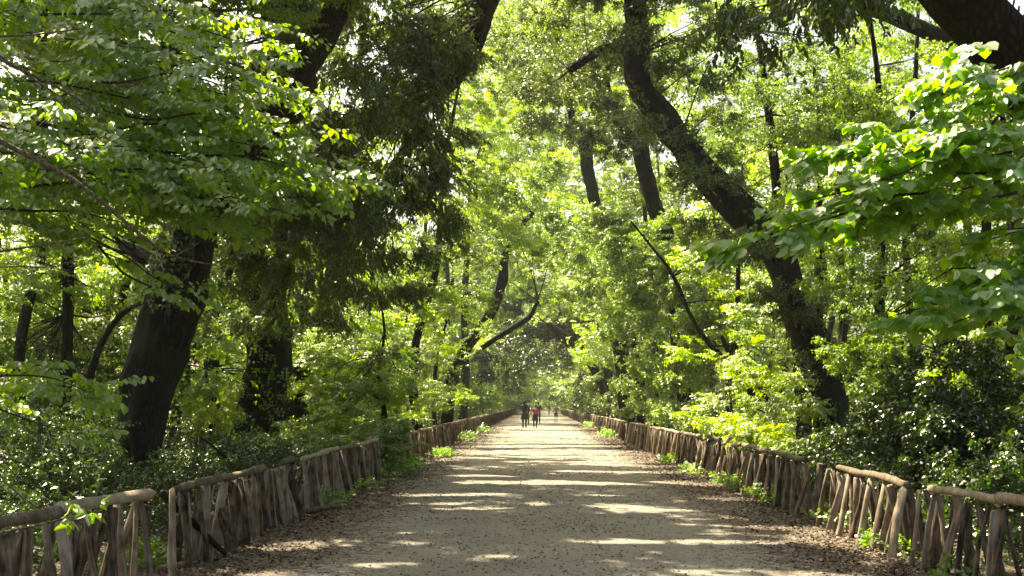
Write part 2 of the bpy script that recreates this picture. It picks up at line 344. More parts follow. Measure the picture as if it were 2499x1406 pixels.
def tmpl(kind, rng):
    """a small leafy spray: bases, directions, normals, lengths (unit leaf length), extent about 1"""
    P, D, Nn, Ls = [], [], [], []
    if kind == 'flat':
        twigs = [((0, 0, 0), (1, 0, -.12), 1.0, 9)]
        for s in (-1, 1):
            for a in (.2, .45, .65): twigs.append(((a, 0, -.03), (.7, s * .75, -.15), .5, 5))
    elif kind == 'tuft':
        twigs = [((0, 0, 0), (1, 0, .1), .8, 10)]
        for i in range(6):
            a = rng.uniform(0, 6.28); twigs.append(((.2 + .1 * i, 0, 0), (.7, math.cos(a) * .7, math.sin(a) * .7), .45, 7))
    else:  # droop
        twigs = [((0, 0, 0), (.8, 0, -.5), 1.0, 12)]
        for i in range(5):
            a = rng.uniform(-1.3, 1.3); twigs.append(((.15 + .13 * i, 0, -.1 * i), (.5, math.sin(a) * .6, -.65), .5, 7))
    for b, dr, ln, m in twigs:
        b = np.array(b, float); dr = np.array(dr, float); dr /= np.linalg.norm(dr)
        side = np.cross([0, 0, 1], dr); side /= np.linalg.norm(side) + 1e-9
        for i in range(m):
            s = 1 if i % 2 else -1
            pos = b + dr * ln * (i + .6) / m + rng.normal(0, .02, 3)
            if kind == 'flat':
                dd = dr * .6 + side * s * .8 + np.array([0, 0, -.25 - .45 * rng.random()]); nn = np.array([0, 0, 1.]) + rng.normal(0, .35, 3)
            elif kind == 'tuft':
                dd = dr * .5 + rng.normal(0, .6, 3); nn = np.array([0, 0, .7]) + rng.normal(0, .6, 3)
            else:
                dd = dr * .5 + side * s * .4 + np.array([0, 0, -.7]) + rng.normal(0, .25, 3); nn = np.array([.5, 0, .5]) + rng.normal(0, .5, 3)
            P.append(pos); D.append(dd / np.linalg.norm(dd)); Nn.append(nn / np.linalg.norm(nn)); Ls.append(rng.uniform(.7, 1.15))
    return np.array(P), np.array(D), np.array(Nn), np.array(Ls)
_r = np.random.default_rng(5)
TM = {k: [tmpl(k, _r) for _ in range(5)] for k in ('flat', 'tuft', 'droop')}

def rotm(az, pitch, roll):
    ca, sa, cp, sp, cr, sr = np.cos(az), np.sin(az), np.cos(pitch), np.sin(pitch), np.cos(roll), np.sin(roll)
    X = np.stack([ca * cp, sa * cp, sp], -1)
    Y0 = np.stack([-sa, ca, np.zeros_like(sa)], -1); Z0 = np.cross(X, Y0)
    return np.stack([X, Y0 * cr[:, None] + Z0 * sr[:, None], Z0 * cr[:, None] - Y0 * sr[:, None]], -1)

def sprays(pos, az, pitch, roll, size, leaf, kind, rng, frac=1.):
    """place sprays and return leaf arrays; the colour value is partly shared by the spray"""
    out = []
    R = rotm(az, pitch, roll); which = rng.integers(0, 5, len(pos)); sv = rng.random(len(pos))
    for t in range(5):
        q = which == t
        if not q.any(): continue
        P, D, Nn, Ls = TM[kind][t]
        if frac < 1: 
            idx = rng.permutation(len(P))[:max(3, int(len(P) * frac))]; P, D, Nn, Ls = P[idx], D[idx], Nn[idx], Ls[idx]
        r = R[q]; k = q.sum(); m = len(P)
        p = pos[q][:, None] + np.einsum('kij,mj->kmi', r, P) * size[q][:, None, None]
        d = np.einsum('kij,mj->kmi', r, D) + rng.normal(0, .13, (k, m, 3)); nn = np.einsum('kij,mj->kmi', r, Nn)
        d /= np.linalg.norm(d, axis=2)[..., None]
        l = Ls[None] * leaf[q][:, None] * rng.uniform(.8, 1.2, (k, m))
        col = np.clip(.55 * sv[q][:, None] + .45 * rng.random((k, m)), 0, 1)
        out.append((p.reshape(-1, 3), d.reshape(-1, 3), nn.reshape(-1, 3), l.ravel(), col.ravel()))
    return out

def blob_sprays(blobs, kind, leaf, size, rng, dens=1., frac=1., sub=None):
    """blobs: (centre, (rx,ry,rz), number of sprays). Sprays gather in clumps inside the ellipsoid."""
    out, cl = [], []
    for c, r, n in blobs:
        c = np.array(c); r = np.array(r); n = max(6, int(n * dens))
        m = max(4, int(n / 14))
        v = rng.normal(0, 1, (m, 3)); v /= np.linalg.norm(v, axis=1)[:, None]
        v *= rng.uniform(.35, 1., (m, 1)) ** .6
        cc = c + v * r; cl.append(cc)
        w = rng.integers(0, m, n)
        sg = .42 * max(.45, r.mean() / max(2, m ** .333)) 
        pos = cc[w] + rng.normal(0, 1, (n, 3)) * np.array([sg, sg, sg * .45])
        o = pos - c
        az = np.arctan2(o[:, 1], o[:, 0]) + rng.normal(0, .8, n)
        out += sprays(pos, az, rng.normal(-.1, .3, n), rng.normal(0, .35, n), size * rng.uniform(.75, 1.25, n), leaf * rng.uniform(.85, 1.15, n), kind, rng, frac)
    return out, cl

def cat(out): return [np.concatenate([o[i] for o in out]) for i in range(5)]
NLEAF = 0
def crown(parent, blobs, mat, kind='tuft', leaf=.07, size=.4, seed=0, shape='quad', wr=.5, name='crown', dens=1., anchors=None, twig=.012, do_cull=True, frac=1., fold=.25):
    global NLEAF
    rng = np.random.default_rng(seed)
    out, cl = blob_sprays(blobs, kind, leaf, size, rng, dens, frac)
    p, d, n, L, col = cat(out)
    me = leaves_mesh(name, p, d, n, L, col, M[mat], shape, wr, do_cull=do_cull, fold=fold)
    if me is None: return None
    NLEAF += len(me.polygons) * (1 if shape == 'quad' else 2)
    o = link(name, me, parent, kind='stuff')
    if anchors is not None:                              # boughs and twigs that carry the clumps
        g = Geo(); A = np.array(anchors)
        for cc in cl:
            for q in cc[:28]:
                j = np.argmin(np.linalg.norm(A - q, axis=1) + rng.uniform(0, .8, len(A))); a = A[j]
                mid = (a + q) / 2 + rng.normal(0, .12, 3) * np.linalg.norm(a - q) * .6
                if not cull(np.array([mid, (a + mid) / 2, (mid + q) / 2])).all(): continue
                l = np.linalg.norm(a - q)
                if l > 5.5: continue
                tube(g, [a, mid, q], [min(.035, max(twig, .007 * l + .004)), twig * .6 + .002 * l, twig * .4], 5, max(.35, l / 6))
        if g.n: link('twigs', g.mesh('twigs', M['twig']), parent, kind='stuff')
    return o

def tree(name, label, limbs, group=None, cat_='tree', bark='bark', seed=0):
    """limbs: list of (name, [(px,py,D,width_px)...]); returns the thing and points along the wood"""
    base = limbs[0][1][0]; b = W(*base[:3]); b[2] = 0
    t = thing(name, label, cat_, group)
    anch = []
    for i, (nm, pts) in enumerate(limbs):
        P = [W(a, b_, c) for a, b_, c, w in pts]; R = [w * c / F / 2 * (.84 if w * c > 1000 else 1) for a, b_, c, w in pts]
        if i == 0:
            P = [P[0] + np.array([0, 0, -(P[0][2]) - .25])] + P if P[0][2] > 0.05 else P
            if len(P) > len(R): R = [R[0] * 1.5] + R
        g = Geo(); big = max(R)
        tube(g, P, R, 44 if big > .25 else 14, .1 if big > .25 else .25, .24 if big > .25 else .2, seed + i)
        link(nm, g.mesh(nm, M[bark]), t)
        S, _ = spline(P, R, .8); anch += list(S[len(S) // 3:] if i == 0 else S)
    return t, anch

def B(px, py, D, rx, rz=None, n=60, ry=None):            # blob from a sight line and a distance, radii in metres
    rz = rz or rx
    return (W(px, py, D), (rx, ry or rx, rz), n)

def ivy_on(parent, limb, n, seed, leaf=.075, name='ivy', mat='ivy', spread=.06, side=None, thr=-.05):
    rng = np.random.default_rng(seed)
    P = [W(a, b, c) for a, b, c, w in limb]; R = [w * c / F / 2 for a, b, c, w in limb]
    S, r = spline(P, R, .1)
    i = rng.integers(0, len(S), n); th = rng.uniform(0, 2 * np.pi, n)
    nn = noise(i * .05, np.cos(th) * 1.4, np.sin(th) * 1.4, seed)
    k = nn > thr; i, th = i[k], th[k]
    o = np.stack([np.cos(th), np.sin(th), np.zeros(len(th))], 1)
    p = S[i] + o * (r[i] * 1.12 + rng.random(len(i)) * spread)[:, None]
    d = np.stack([rng.normal(0, .6, len(i)), rng.normal(0, .6, len(i)), -np.ones(len(i))], 1); d /= np.linalg.norm(d, axis=1)[:, None]
    nrm = o + rng.normal(0, .35, o.shape)
    me = leaves_mesh(name, p, d, nrm, rng.uniform(.6, 1.2, len(i)) * leaf, rng.random(len(i)), M[mat], 'ivy', do_cull=False)
    return link(name, me, parent, kind='stuff')

# ------------------------------------------------------------------ ground
def build_ground():
    xs = np.concatenate([-np.geomspace(160, 4.2, 50), np.linspace(-4, 4.2, 18), np.geomspace(4.4, 160, 50)]); ys = np.concatenate([np.linspace(-40, 60, 110), np.linspace(61, 500, 60)])
    X, Y = np.meshgrid(xs, ys); d = np.clip((np.abs(X) - 4.2) / 3, 0, 1)
    Z = d * (.22 * noise(X * .25, Y * .25, 0, 31) + .07 * noise(X, Y, 0, 32)) - .03 * d
    V = np.stack([X, Y, Z], -1).reshape(-1, 3); nx = len(xs)
    i = (np.arange(len(ys) - 1)[:, None] * nx + np.arange(nx - 1)[None]).ravel()
    Fq = np.stack([i, i + 1, i + nx + 1, i + nx], 1)
    g = Geo(); g.add_np(V, Fq); link('ground', g.mesh('ground', M['soil']), kind='structure')
    ys = np.concatenate([np.linspace(-15, 60, 200), np.linspace(60.5, 420, 120)])
    l = -3.35 + .14 * noise(ys * .6, 0, 0, 1) + .06 * noise(ys * 2.4, 0, 0, 2); r = 3.65 + .14 * noise(ys * .6, 5, 0, 1) + .06 * noise(ys * 2.4, 5, 0, 2)
    cols = 9; V = np.stack([np.stack([l + (r - l) * t, ys, .006 + .03 * (1 - (2 * t - 1) ** 2) + 0 * ys], 1) for t in np.linspace(0, 1, cols)], 1).reshape(-1, 3)
    i = (np.arange(len(ys) - 1)[:, None] * cols + np.arange(cols - 1)[None]).ravel()
    g = Geo(); g.add_np(V, np.stack([i, i + 1, i + cols + 1, i + cols], 1)); link('path', g.mesh('path', M['path']), kind='structure')
build_ground()
hm = bpy.data.materials.new('haze'); hm.use_nodes = True; hm.node_tree.nodes.clear()
vo = N(hm.node_tree, 'ShaderNodeOutputMaterial'); pv = N(hm.node_tree, 'ShaderNodeVolumePrincipled'); pv.inputs['Color'].default_value = (.95, .97, .92, 1); pv.inputs['Density'].default_value = .00032; pv.inputs['Anisotropy'].default_value = .5
hm.node_tree.links.new(pv.outputs[0], vo.inputs['Volume'])
g = Geo(); bx = [(-175, -45, -1.6), (175, -45, -1.6), (175, 510, -1.6), (-175, 510, -1.6)]; g.add([p for p in bx] + [(a, b, 62) for a, b, c in bx], [[3, 2, 1, 0], [4, 5, 6, 7], [0, 1, 5, 4], [1, 2, 6, 5], [2, 3, 7, 6], [3, 0, 4, 7]])
tag(link('haze', g.mesh('haze', hm, False)), 'thin sunlit haze hanging along the whole avenue', 'haze', kind='stuff')

def litter():
    rng = np.random.default_rng(77)
    n = 80000
    y = 9.5 * np.exp(rng.random(n) ** 1.15 * math.log(90 / 9.5))
    side = rng.random(n)
    x = np.where(side < .34, -3.55 + np.abs(rng.normal(0, .62, n)), np.where(side < .68, 3.95 - np.abs(rng.normal(0, .62, n)), rng.uniform(-3.2, 3.5, n)))
    x = np.where(side < .12, -3.3 - rng.random(n) * 1.5, x); x = np.where((side > .61) & (side < .68), 3.8 + rng.random(n) * 1.5, x)
    k = (noise(x * 1.3, y * .9, 0, 41) + .5 * noise(x * 4, y * 4, 0, 42) > rng.uniform(-1, .5, n)) | ((side < .68) & (rng.random(n) < .55))
    x, y = x[k], y[k]; n = len(x); t = np.clip((x + 3.35) / 7, 0, 1)
    z = np.where((x > -3.3) & (x < 3.6), .012 + .03 * (1 - (2 * t - 1) ** 2), .012) + rng.random(n) * .015
    a = rng.uniform(0, 6.28, n)
    d = np.stack([np.cos(a), np.sin(a), rng.normal(0, .25, n)], 1); d /= np.linalg.norm(d, axis=1)[:, None]
    nn = np.stack([rng.normal(0, .35, n), rng.normal(0, .35, n), np.ones(n)], 1)
    L = rng.uniform(.022, .055, n) * (1 + y / 50) * np.where((x > -2.2) & (x < 2.5), .72, 1)
    me = leaves_mesh('leaf_litter', np.stack([x, y, z], 1), d, nn, L, rng.random(n) ** 1.2, M['litter'], 'quad', .55, curl=.25, do_cull=False)
    o = link('leaf_litter', me, kind='stuff'); tag(o, 'brown dry leaf litter strewn along both edges of the gravel path', 'leaf litter', kind='stuff')
litter()

# ------------------------------------------------------------------ fences of split pales in low trestles, round rails on top
def pale_mesh(i):
    rng = np.random.default_rng(100 + i); g = Geo()
    h = .84; a, b = rng.uniform(.032, .052), rng.uniform(.022, .034)
    s = 7; th = np.arange(s) / s * 6.283 + rng.uniform(0, 1); V = []
    off = np.cumsum(rng.normal(0, .010, (4, 2)), 0)
    for j, z in enumerate((0, .3, .62, 1)):
        w = rng.uniform(.85, 1.1) * (1.08 - .3 * z if j < 3 else .78)
        rr = np.array([np.cos(th) * a, np.maximum(np.sin(th), -.35) * b]).T * w * (1 + rng.normal(0, .06, (s, 1)))
        V.append(np.column_stack([rr + off[j], np.full(s, z * h + (rng.normal(0, .012, s) if j == 3 else 0))]))
    V = np.vstack(V); f = [[j * s + k, j * s + (k + 1) % s, (j + 1) * s + (k + 1) % s, (j + 1) * s + k] for j in range(3) for k in range(s)]
    f += [[3 * s + k for k in range(s)]]
    g.add(V, f); return g.mesh('pale', M['pale'], smooth=False)
PALES = [pale_mesh(i) for i in range(9)]

def place_pale(parent, x, y, top, rng, dx=0., dy=0., hh=.84, me=None, thick=1.):
    """foot at x+dx, y+dy leaning so that its head comes to x, y, top"""
    me = me or PALES[rng.integers(0, 9)]
    o = bpy.data.objects.new('pale', me); C.objects.link(o); o.parent = parent
    foot = Vector((x + dx, y + dy, -.04)); head = Vector((x + rng.normal(0, .012), y + rng.normal(0, .02), top)); v = head - foot
    q = v.to_track_quat('Z', 'Y'); o.rotation_mode = 'QUATERNION'
    from mathutils import Quaternion
    o.rotation_quaternion = q @ Quaternion((0, 0, 1), rng.uniform(0, 6.28)); o.location = foot
    w = rng.uniform(.85, 1.2) * thick; o.scale = (w, w, v.length / .84)
    return o

def rail(parent, x, y0, y1, z0, z1, seed, r=.042, kink=.02):
    rng = np.random.default_rng(seed); g = Geo(); n = max(3, int((y1 - y0) / .6))
    t = np.linspace(0, 1, n)
    P = [np.array([x + rng.normal(0, kink * .45), y0 + (y1 - y0) * a, z0 + (z1 - z0) * a + rng.normal(0, kink * .33)]) for a in t]
    R = [r * rng.uniform(.85, 1.12) for a in t]
    tube(g, P, R, 10, .07 if y1 < 30 else .35, .30, seed, cap=True)
    return link('rail', g.mesh('rail', M['rail'], smooth=True), parent)

def fence_run(label, side, y0, y1, rails, step=.45, style='trestle', seed=0, ztop=.80, thick=1., skip=(), splay=(.08, .22, .1, .26), jit=1.):
    x = -3.47 if side < 0 else 3.87
    t = thing('fence', label, 'fence', 'rustic pale fences along the path'); rng = np.random.default_rng(seed)
    y = y0
    while y < y1:
        if any(a < y < b for a, b in skip): y += step; continue
        tp = ztop - .02 + rng.normal(0, .012)
        if rng.random() < .05 * jit and y0 < 40: y += step * .6; continue
        if rng.random() < .06 * jit: tp -= rng.uniform(.1, .3)
        tow = -side                                        # towards the path
        if style == 'trestle':
            place_pale(t, x + rng.normal(0, .02), y, tp, rng, tow * rng.uniform(*splay[:2]), -.07 + .13 * jit * rng.uniform(-1, 1), thick=thick)
            place_pale(t, x + rng.normal(0, .02), y + .03, tp, rng, -tow * rng.uniform(*splay[2:]), .08 + .14 * jit * rng.uniform(-1, 1), thick=thick)
            place_pale(t, x + rng.normal(0, .03) - tow * .02, y + step * rng.uniform(.1, .5), tp - .02, rng, rng.normal(0, .04), rng.normal(0, .07), thick=thick)
        elif style == 'upright':
            place_pale(t, x + tow * .03, y, tp, rng, tow * rng.uniform(.02, .14), rng.normal(0, .06), thick=thick)
            place_pale(t, x - tow * .03, y + step * .5, tp, rng, -tow * rng.uniform(.02, .16), rng.normal(0, .06), thick=thick)
        y += step * (1 + .15 * jit * rng.uniform(-1, 1))
    for i, (a, b, za, zb) in enumerate(rails): rail(t, x, a, b, za, zb, seed * 31 + i)
    return t

def far_fence(label, side, y0, y1, ind_to, seed):
    x = -3.47 if side < 0 else 3.87
    t = fence_run(label, side, y0, ind_to, [(a, min(a + 4.2, y1), .83, .83 + .02 * math.sin(a)) for a in np.arange(y0, y1, 4.2)], .42, 'upright', seed, thick=1.15)
    rng = np.random.default_rng(seed + 1); g = Geo()
    base = np.array([v.co[:] for v in PALES[0].vertices]); fs = [list(p.vertices) for p in PALES[0].polygons]
    y = ind_to
    while y < y1:
        for s in (-1, 1):
            V = base * np.array([1.3, 1.3, rng.uniform(.93, 1.0)]); V[:, 0] += rng.normal(0, .08) * (1 - V[:, 2] / .84)
            V = V + np.array([x + s * .05, y + rng.normal(0, .05), -.02]); g.add(V, fs)
        y += .36 + (y - ind_to) * .002
    o = link('pale_row', g.mesh('pale_row', M['pale'], smooth=False), t, kind='stuff')
    return t

fence_run('trestle pale fence nearest on the left, under a thick two-piece round rail', -1, 6.4, 11.15, [(6.2, 9.0, .89, .83), (8.9, 11.07, .85, .82)], .40, 'trestle', 1, .80, 1.2, splay=(.02, .12, .2, .32), jit=.4)
fence_run('left pale fence with one straight rail, between the fallen pole and the broken bay', -1, 12.1, 15.7, [(11.9, 15.7, .81, .80)], .42, 'trestle', 2, .77, 1.15, splay=(.06, .16, .1, .22), jit=.6)
fence_run('short broken left fence bay with leaning pales and a stub of rail', -1, 15.95, 17.6, [(16.7, 17.6, .82, .83)], .30, 'trestle', 3, .76)
fence_run('tight upright left pale fence ending at the leafy gap, sagging mossy rail on top', -1, 18.3, 26.5, [(18.2, 21.4, .80, .83), (21.3, 24.2, .83, .81), (24.1, 26.6, .81, .84)], .40, 'upright', 4, .80, 1.15)
fence_run('left pale fence bay behind green weeds with bushes pressing over it', -1, 29.2, 35.6, [(31, 33.5, .80, .84), (33.4, 35.6, .84, .80)], .42, 'upright', 5, .78, 1.1)
far_fence('long left pale fence running from the leafy gap to the far end of the avenue', -1, 36.3, 195, 76, 6)
fence_run('trestle pale fence nearest on the right with crossing split legs and two round rails', 1, 8.2, 16.2, [(7.8, 10.3, .86, .83), (10.25, 12.06, .82, .79), (12.8, 15.75, .77, .80)], .46, 'trestle', 7, .76, 1.12, splay=(.13, .19, .18, .25), jit=.3)
fence_run('right pale fence with dark close-set legs and a kinked rail, past the gap', 1, 17.6, 28.7, [(17.7, 20.5, .80, .82), (20.4, 23.0, .82, .85), (23.1, 24.2, .87, .80), (24.6, 25.6, .92, .78), (25.9, 28.0, .86, .88)], .36, 'trestle', 8, .77, 1.15, splay=(.1, .2, .12, .24), jit=.6)
fence_run('right pale fence bay of crowded pales in the middle of the avenue', 1, 29, 51, [(29, 33, .86, .84), (33, 37, .83, .84), (36.9, 41, .84, .82), (41, 45.5, .82, .84), (45.6, 50.8, .85, .82)], .42, 'upright', 9, .80, 1.1)
far_fence('long right pale fence from the break by the old trunk to the far end', 1, 53, 195, 84, 10)

# the loose timber by the left gap
rng = np.random.default_rng(12)
t = thing('fence_post', 'lone leaning split post standing in the gap of the left fence', 'post'); place_pale(t, -3.44, 11.45, .80, rng, .12, -.25, thick=1.35)
t = thing('fence_post', 'upright dark end post beside the gap in the right fence', 'post'); place_pale(t, 3.92, 17.2, .78, rng, .0, .0, thick=1.5)
t = thing('fallen_pole', 'long thin dark pole fallen slantwise across the gap in the left fence', 'pole')
g = Geo(); tube(g, [W(392, 1203, 12.4), W(470, 1275, 12.6), W(550, 1352, 12.9)], [.035, .035, .03], 7, .2, .1, 3, True); link('shaft', g.mesh('shaft', M['bark']), t)
t = thing('fallen_log', 'short pale log lying on the leaf litter beside the left fence', 'log')
g = Geo(); tube(g, [W(748, 1246, 17.9), W(790, 1240, 18.4), W(822, 1236, 18.9)], [.045, .05, .035], 8, .2, .12, 4, True); link('stem', g.mesh('stem', M['rail']), t)
t = thing('fallen_log', 'broken piece of wood on the ground at the foot of the leaning post', 'log')
g = Geo(); tube(g, [W(385, 1392, 11.7), W(425, 1385, 11.9), W(455, 1377, 12.1)], [.04, .045, .03], 8, .2, .12, 5, True); link('stem', g.mesh('stem', M['pale']), t)

# ------------------------------------------------------------------ the marked trees
T = {}
# L1 the great leaning oak behind the left fence
l1 = [(362, 1192, 24, 92), (343, 1080, 24, 122), (362, 950, 24, 148), (415, 790, 23.8, 158), (455, 640, 23.4, 128), (500, 500, 23, 118), (600, 340, 22.5, 135), (690, 200, 22, 180), (700, 90, 22, 120), (690, -60, 22, 95)]
T['L1'] = tree('oak_tree', 'massive dark leaning oak with ivy, behind the nearest left fence', [('trunk', l1), ('limb', [(690, 210, 22, 90), (770, 110, 21.5, 85), (830, 10, 21, 70), (900, -140, 20, 55)]), ('limb', [(430, 690, 23.6, 80), (370, 640, 24.5, 45), (300, 600, 25.5, 25)])], seed=11)
ivy_on(T['L1'][0], l1[:6], 3600, 1, .11, spread=.14, thr=.08)
# L2
l2 = [(612, 1110, 38, 118), (640, 980, 38, 130), (655, 860, 38, 125), (650, 720, 37, 112), (690, 600, 36, 86), (780, 440, 34, 64), (870, 330, 33, 66), (960, 262, 32, 78), (1050, 225, 31, 75), (1130, 150, 30, 68), (1180, 40, 29, 62), (1215, -80, 28, 55)]
T['L2'] = tree('oak_tree', 'dark oak whose long bent limb sweeps up to the top centre', [('trunk', l2), ('limb', [(640, 760, 37, 60), (560, 560, 36, 45), (500, 380, 35, 40)])], seed=21)
ivy_on(T['L2'][0], l2[:5], 3500, 2, .11, mat='mid', spread=.25, thr=.3)
T['L3'] = tree('oak_tree', 'slimmer dark oak just right of the second left oak', [('trunk', [(708, 1080, 46, 72), (725, 960, 46, 70), (735, 850, 46, 66), (790, 760, 45, 55), (850, 600, 43, 50), (930, 480, 42, 45), (1010, 330, 40, 40)])], seed=31)
T['L4'] = tree('oak_tree', 'dark arching trunk beyond the left fence leaning over the avenue', [('trunk', [(1090, 1040, 62, 34), (1110, 900, 62, 32), (1190, 775, 61, 30), (1222, 700, 60, 32), (1234, 620, 60, 22), (1262, 560, 59, 20), (1300, 520, 58, 10)]), ('limb', [(1175, 850, 57, 12), (1235, 810, 57, 15), (1290, 775, 57, 13), (1312, 735, 57, 8)])], seed=41)
T['L5'] = tree('oak_tree', 'far dark trunk on the right bowing over the end of the avenue', [('trunk', [(1490, 1030, 95, 20), (1460, 920, 95, 22), (1405, 845, 94, 32), (1365, 815, 94, 30), (1335, 790, 94, 12)])], seed=45)
# right side
r1 = [(2035, 1110, 30, 105), (2035, 1020, 30, 92), (1992, 870, 30, 92), (1945, 750, 30, 88), (1900, 620, 30.5, 88), (1805, 510, 31, 96), (1700, 400, 31.5, 86), (1620, 290, 32, 78), (1560, 200, 32.5, 72), (1552, 60, 33, 62), (1545, -90, 33, 55)]
T['R1'] = tree('oak_tree', 'tall dark oak leaning left over the right fence, ivy tufts on its trunk', [('trunk', r1), ('limb', [(1560, 130, 33, 30), (1480, 120, 34, 26), (1390, 170, 35, 18)])], seed=51)
ivy_on(T['R1'][0], r1, 5200, 3, .09, mat='holm', spread=.3, thr=.25)
T['R2'] = tree('oak_tree', 'forked grey-brown trunk to the left of the tall leaning oak', [('trunk', [(1680, 1020, 48, 50), (1650, 760, 48, 48), (1625, 580, 48, 46), (1595, 500, 48, 50), (1572, 410, 48, 48), (1560, 350, 48, 52)]), ('limb', [(1560, 360, 48, 36), (1510, 300, 48, 34), (1480, 220, 48, 28), (1470, 100, 48, 22)]), ('limb', [(1566, 365, 48, 34), (1580, 280, 48, 30), (1570, 160, 48, 22)])], seed=61)
T['R3'] = tree('oak_tree', 'narrow dark forked trunk nearer the middle of the avenue', [('trunk', [(1530, 1010, 60, 42), (1500, 760, 60, 38), (1470, 580, 60, 34), (1450, 490, 60, 32), (1432, 400, 60, 36), (1425, 330, 60, 34)]), ('limb', [(1430, 370, 60, 24), (1395, 290, 60, 20), (1380, 160, 60, 14)]), ('limb', [(1432, 340, 60, 22), (1450, 240, 60, 18)])], seed=71)
r4 = [(2800, 760, 14.5, 260), (2700, 480, 14.5, 230), (2570, 240, 14.5, 200), (2460, 115, 14.5, 188), (2335, -10, 14.5, 178), (2160, -180, 14.5, 160)]
P0 = W(3050, 1310, 14.5); r4 = [(3010, 1300, 14.5, 330), (2900, 1000, 14.5, 300)] + r4
T['R4'] = tree('oak_tree', 'huge bare trunk slanting across the top right corner', [('trunk', r4)], seed=81)
T['R5'] = tree('sapling', 'thin dark leaning sapling crossing the bright foliage in front of the forked trunk', [('trunk', [(1885, 1060, 37, 14), (1850, 980, 37, 13), (1790, 900, 37, 12), (1735, 845, 37, 12), (1690, 780, 37, 10), (1655, 700, 37, 9), (1628, 650, 37, 8), (1580, 590, 37, 6), (1540, 540, 37, 4)])], seed=91, cat_='sapling')
T['R6'] = tree('sapling', 'two-stemmed thin sapling low behind the right fence', [('trunk', [(1880, 1070, 36, 22), (1850, 990, 36, 20), (1800, 900, 36, 15), (1760, 820, 36, 9)]), ('trunk', [(1910, 1060, 36, 18), (1880, 990, 36, 16), (1840, 920, 36, 12), (1810, 830, 36, 8)])], seed=95, cat_='sapling')

def anch(k): return T[k][1]
# crowns hung on the marked trees
crown(T['L1'][0], [B(250, -60, 20, 2.4, 1.4, 260), B(420, 150, 21, 1.6, 1.2, 150), B(120, 200, 20, 1.8, 1.2, 160), B(620, 60, 20, 1.0, .9, 90), B(330, 360, 22, 1.4, 1.0, 120), B(100, 420, 23, 1.6, 1.0, 120), B(560, 420, 22, .7, .6, 40), B(850, -120, 19, 1.6, .8, 120)], 'mid', 'flat', .075, .42, 101, anchors=anch('L1'), dens=1.3)
crown(T['L2'][0], [B(720, 330, 27, 1.1, 1.0, 110), B(900, 90, 27, 1.5, 1.2, 230), B(1020, 150, 28, 1.3, 1.1, 200), B(820, 230, 26, 1.2, 1.0, 170), B(960, 330, 28, 1.3, .9, 150), B(860, 470, 29, 1.4, 1.0, 200), B(1000, 560, 30, 1.2, .9, 140), B(740, 600, 30, 1.5, .9, 200), B(900, 660, 31, 1.5, .7, 170), B(620, 640, 30, 1.0, .8, 90), B(1080, 40, 29, 1.2, 1.0, 140), B(700, 760, 33, 1.4, .7, 110), B(560, 560, 30, .9, .8, 70), B(1060, 300, 31, .9, .6, 60), B(760, 450, 28, 1.2, 1.0, 130), B(660, 480, 27, 1.0, .9, 90), B(930, 560, 28, 1.1, .6, 90), B(1010, 400, 31, 1.1, .9, 120), B(940, 430, 30, 1.0, .8, 90), B(1080, 480, 33, .9, .7, 70)], 'holm', 'droop', .085, .5, 102, anchors=anch('L2'), wr=.46, dens=1.6, do_cull='path')
crown(T['L3'][0], [B(820, 780, 40, 1.6, 1.2, 130), B(930, 730, 40, 1.5, 1.2, 110), B(1000, 640, 40, 1.4, 1.0, 100), B(760, 900, 42, 1.3, 1.2, 80)], 'mid', 'flat', .10, .5, 103, anchors=anch('L3'))
crown(T['L4'][0], [B(1150, 760, 62, 1.8, 1.3, 150), B(1190, 620, 60, 1.4, 1.2, 110), B(1290, 600, 58, 1.3, 1.0, 70), B(1180, 700, 64, 1.2, 1.3, 110), B(1250, 480, 56, 1.4, 1.2, 120), B(1255, 590, 57, .9, .7, 60), B(1300, 560, 55, 1.2, 1., 90), B(1130, 830, 56, 1.6, 1.0, 130), B(1200, 720, 50, .9, .4, 60), B(1230, 800, 55, .9, .5, 60), B(1140, 930, 54, 1.2, .8, 100), B(1170, 640, 54, .9, .6, 70), B(1270, 400, 56, 1.5, 1.2, 110)], 'holm_pale', 'tuft', .11, .5, 104, anchors=anch('L4'), do_cull='path')
crown(T['L5'][0], [B(1290, 760, 96, 2.4, 2.0, 190), B(1370, 800, 98, 2.0, 1.2, 130), B(1300, 840, 125, 2.6, 2.0, 190), B(1360, 860, 128, 2.6, 1.6, 150), B(1250, 850, 110, 2.2, 2.0, 160), B(1310, 890, 165, 3.6, 2.2, 200), B(1240, 930, 120, 1.5, 1.5, 100), B(1220, 880, 92, 1.6, 1.6, 120)], 'dark', 'tuft', .2, .8, 105, do_cull='fence', anchors=anch('L5'), frac=.8)
crown(T['R1'][0], [B(1640, 60, 33, 1.6, 1.2, 160), B(1440, 60, 34, 1.5, 1.2, 150), B(1700, 220, 33, 1.4, 1.2, 110), B(1480, 200, 36, 1.4, .9, 110), B(1350, 130, 37, 1.6, 1.2, 170), B(1800, 100, 32, 1.3, 1.0, 80), B(1560, -120, 32, 3.0, 1.0, 260), B(1720, 420, 31, .9, .6, 50), B(1800, 560, 31, .9, .4, 60), B(1930, 700, 30, .8, .5, 50), B(1620, 330, 31.3, .7, .4, 55), B(1720, 440, 30.2, .6, .35, 45), B(1850, 590, 29.2, .8, .3, 70), B(1950, 740, 29, .7, .3, 55), B(1990, 880, 29, .5, .4, 30), B(1560, 130, 32.2, .7, .6, 60)], 'holm', 'tuft', .09, .45, 106, anchors=anch('R1'), wr=.42, do_cull='path')
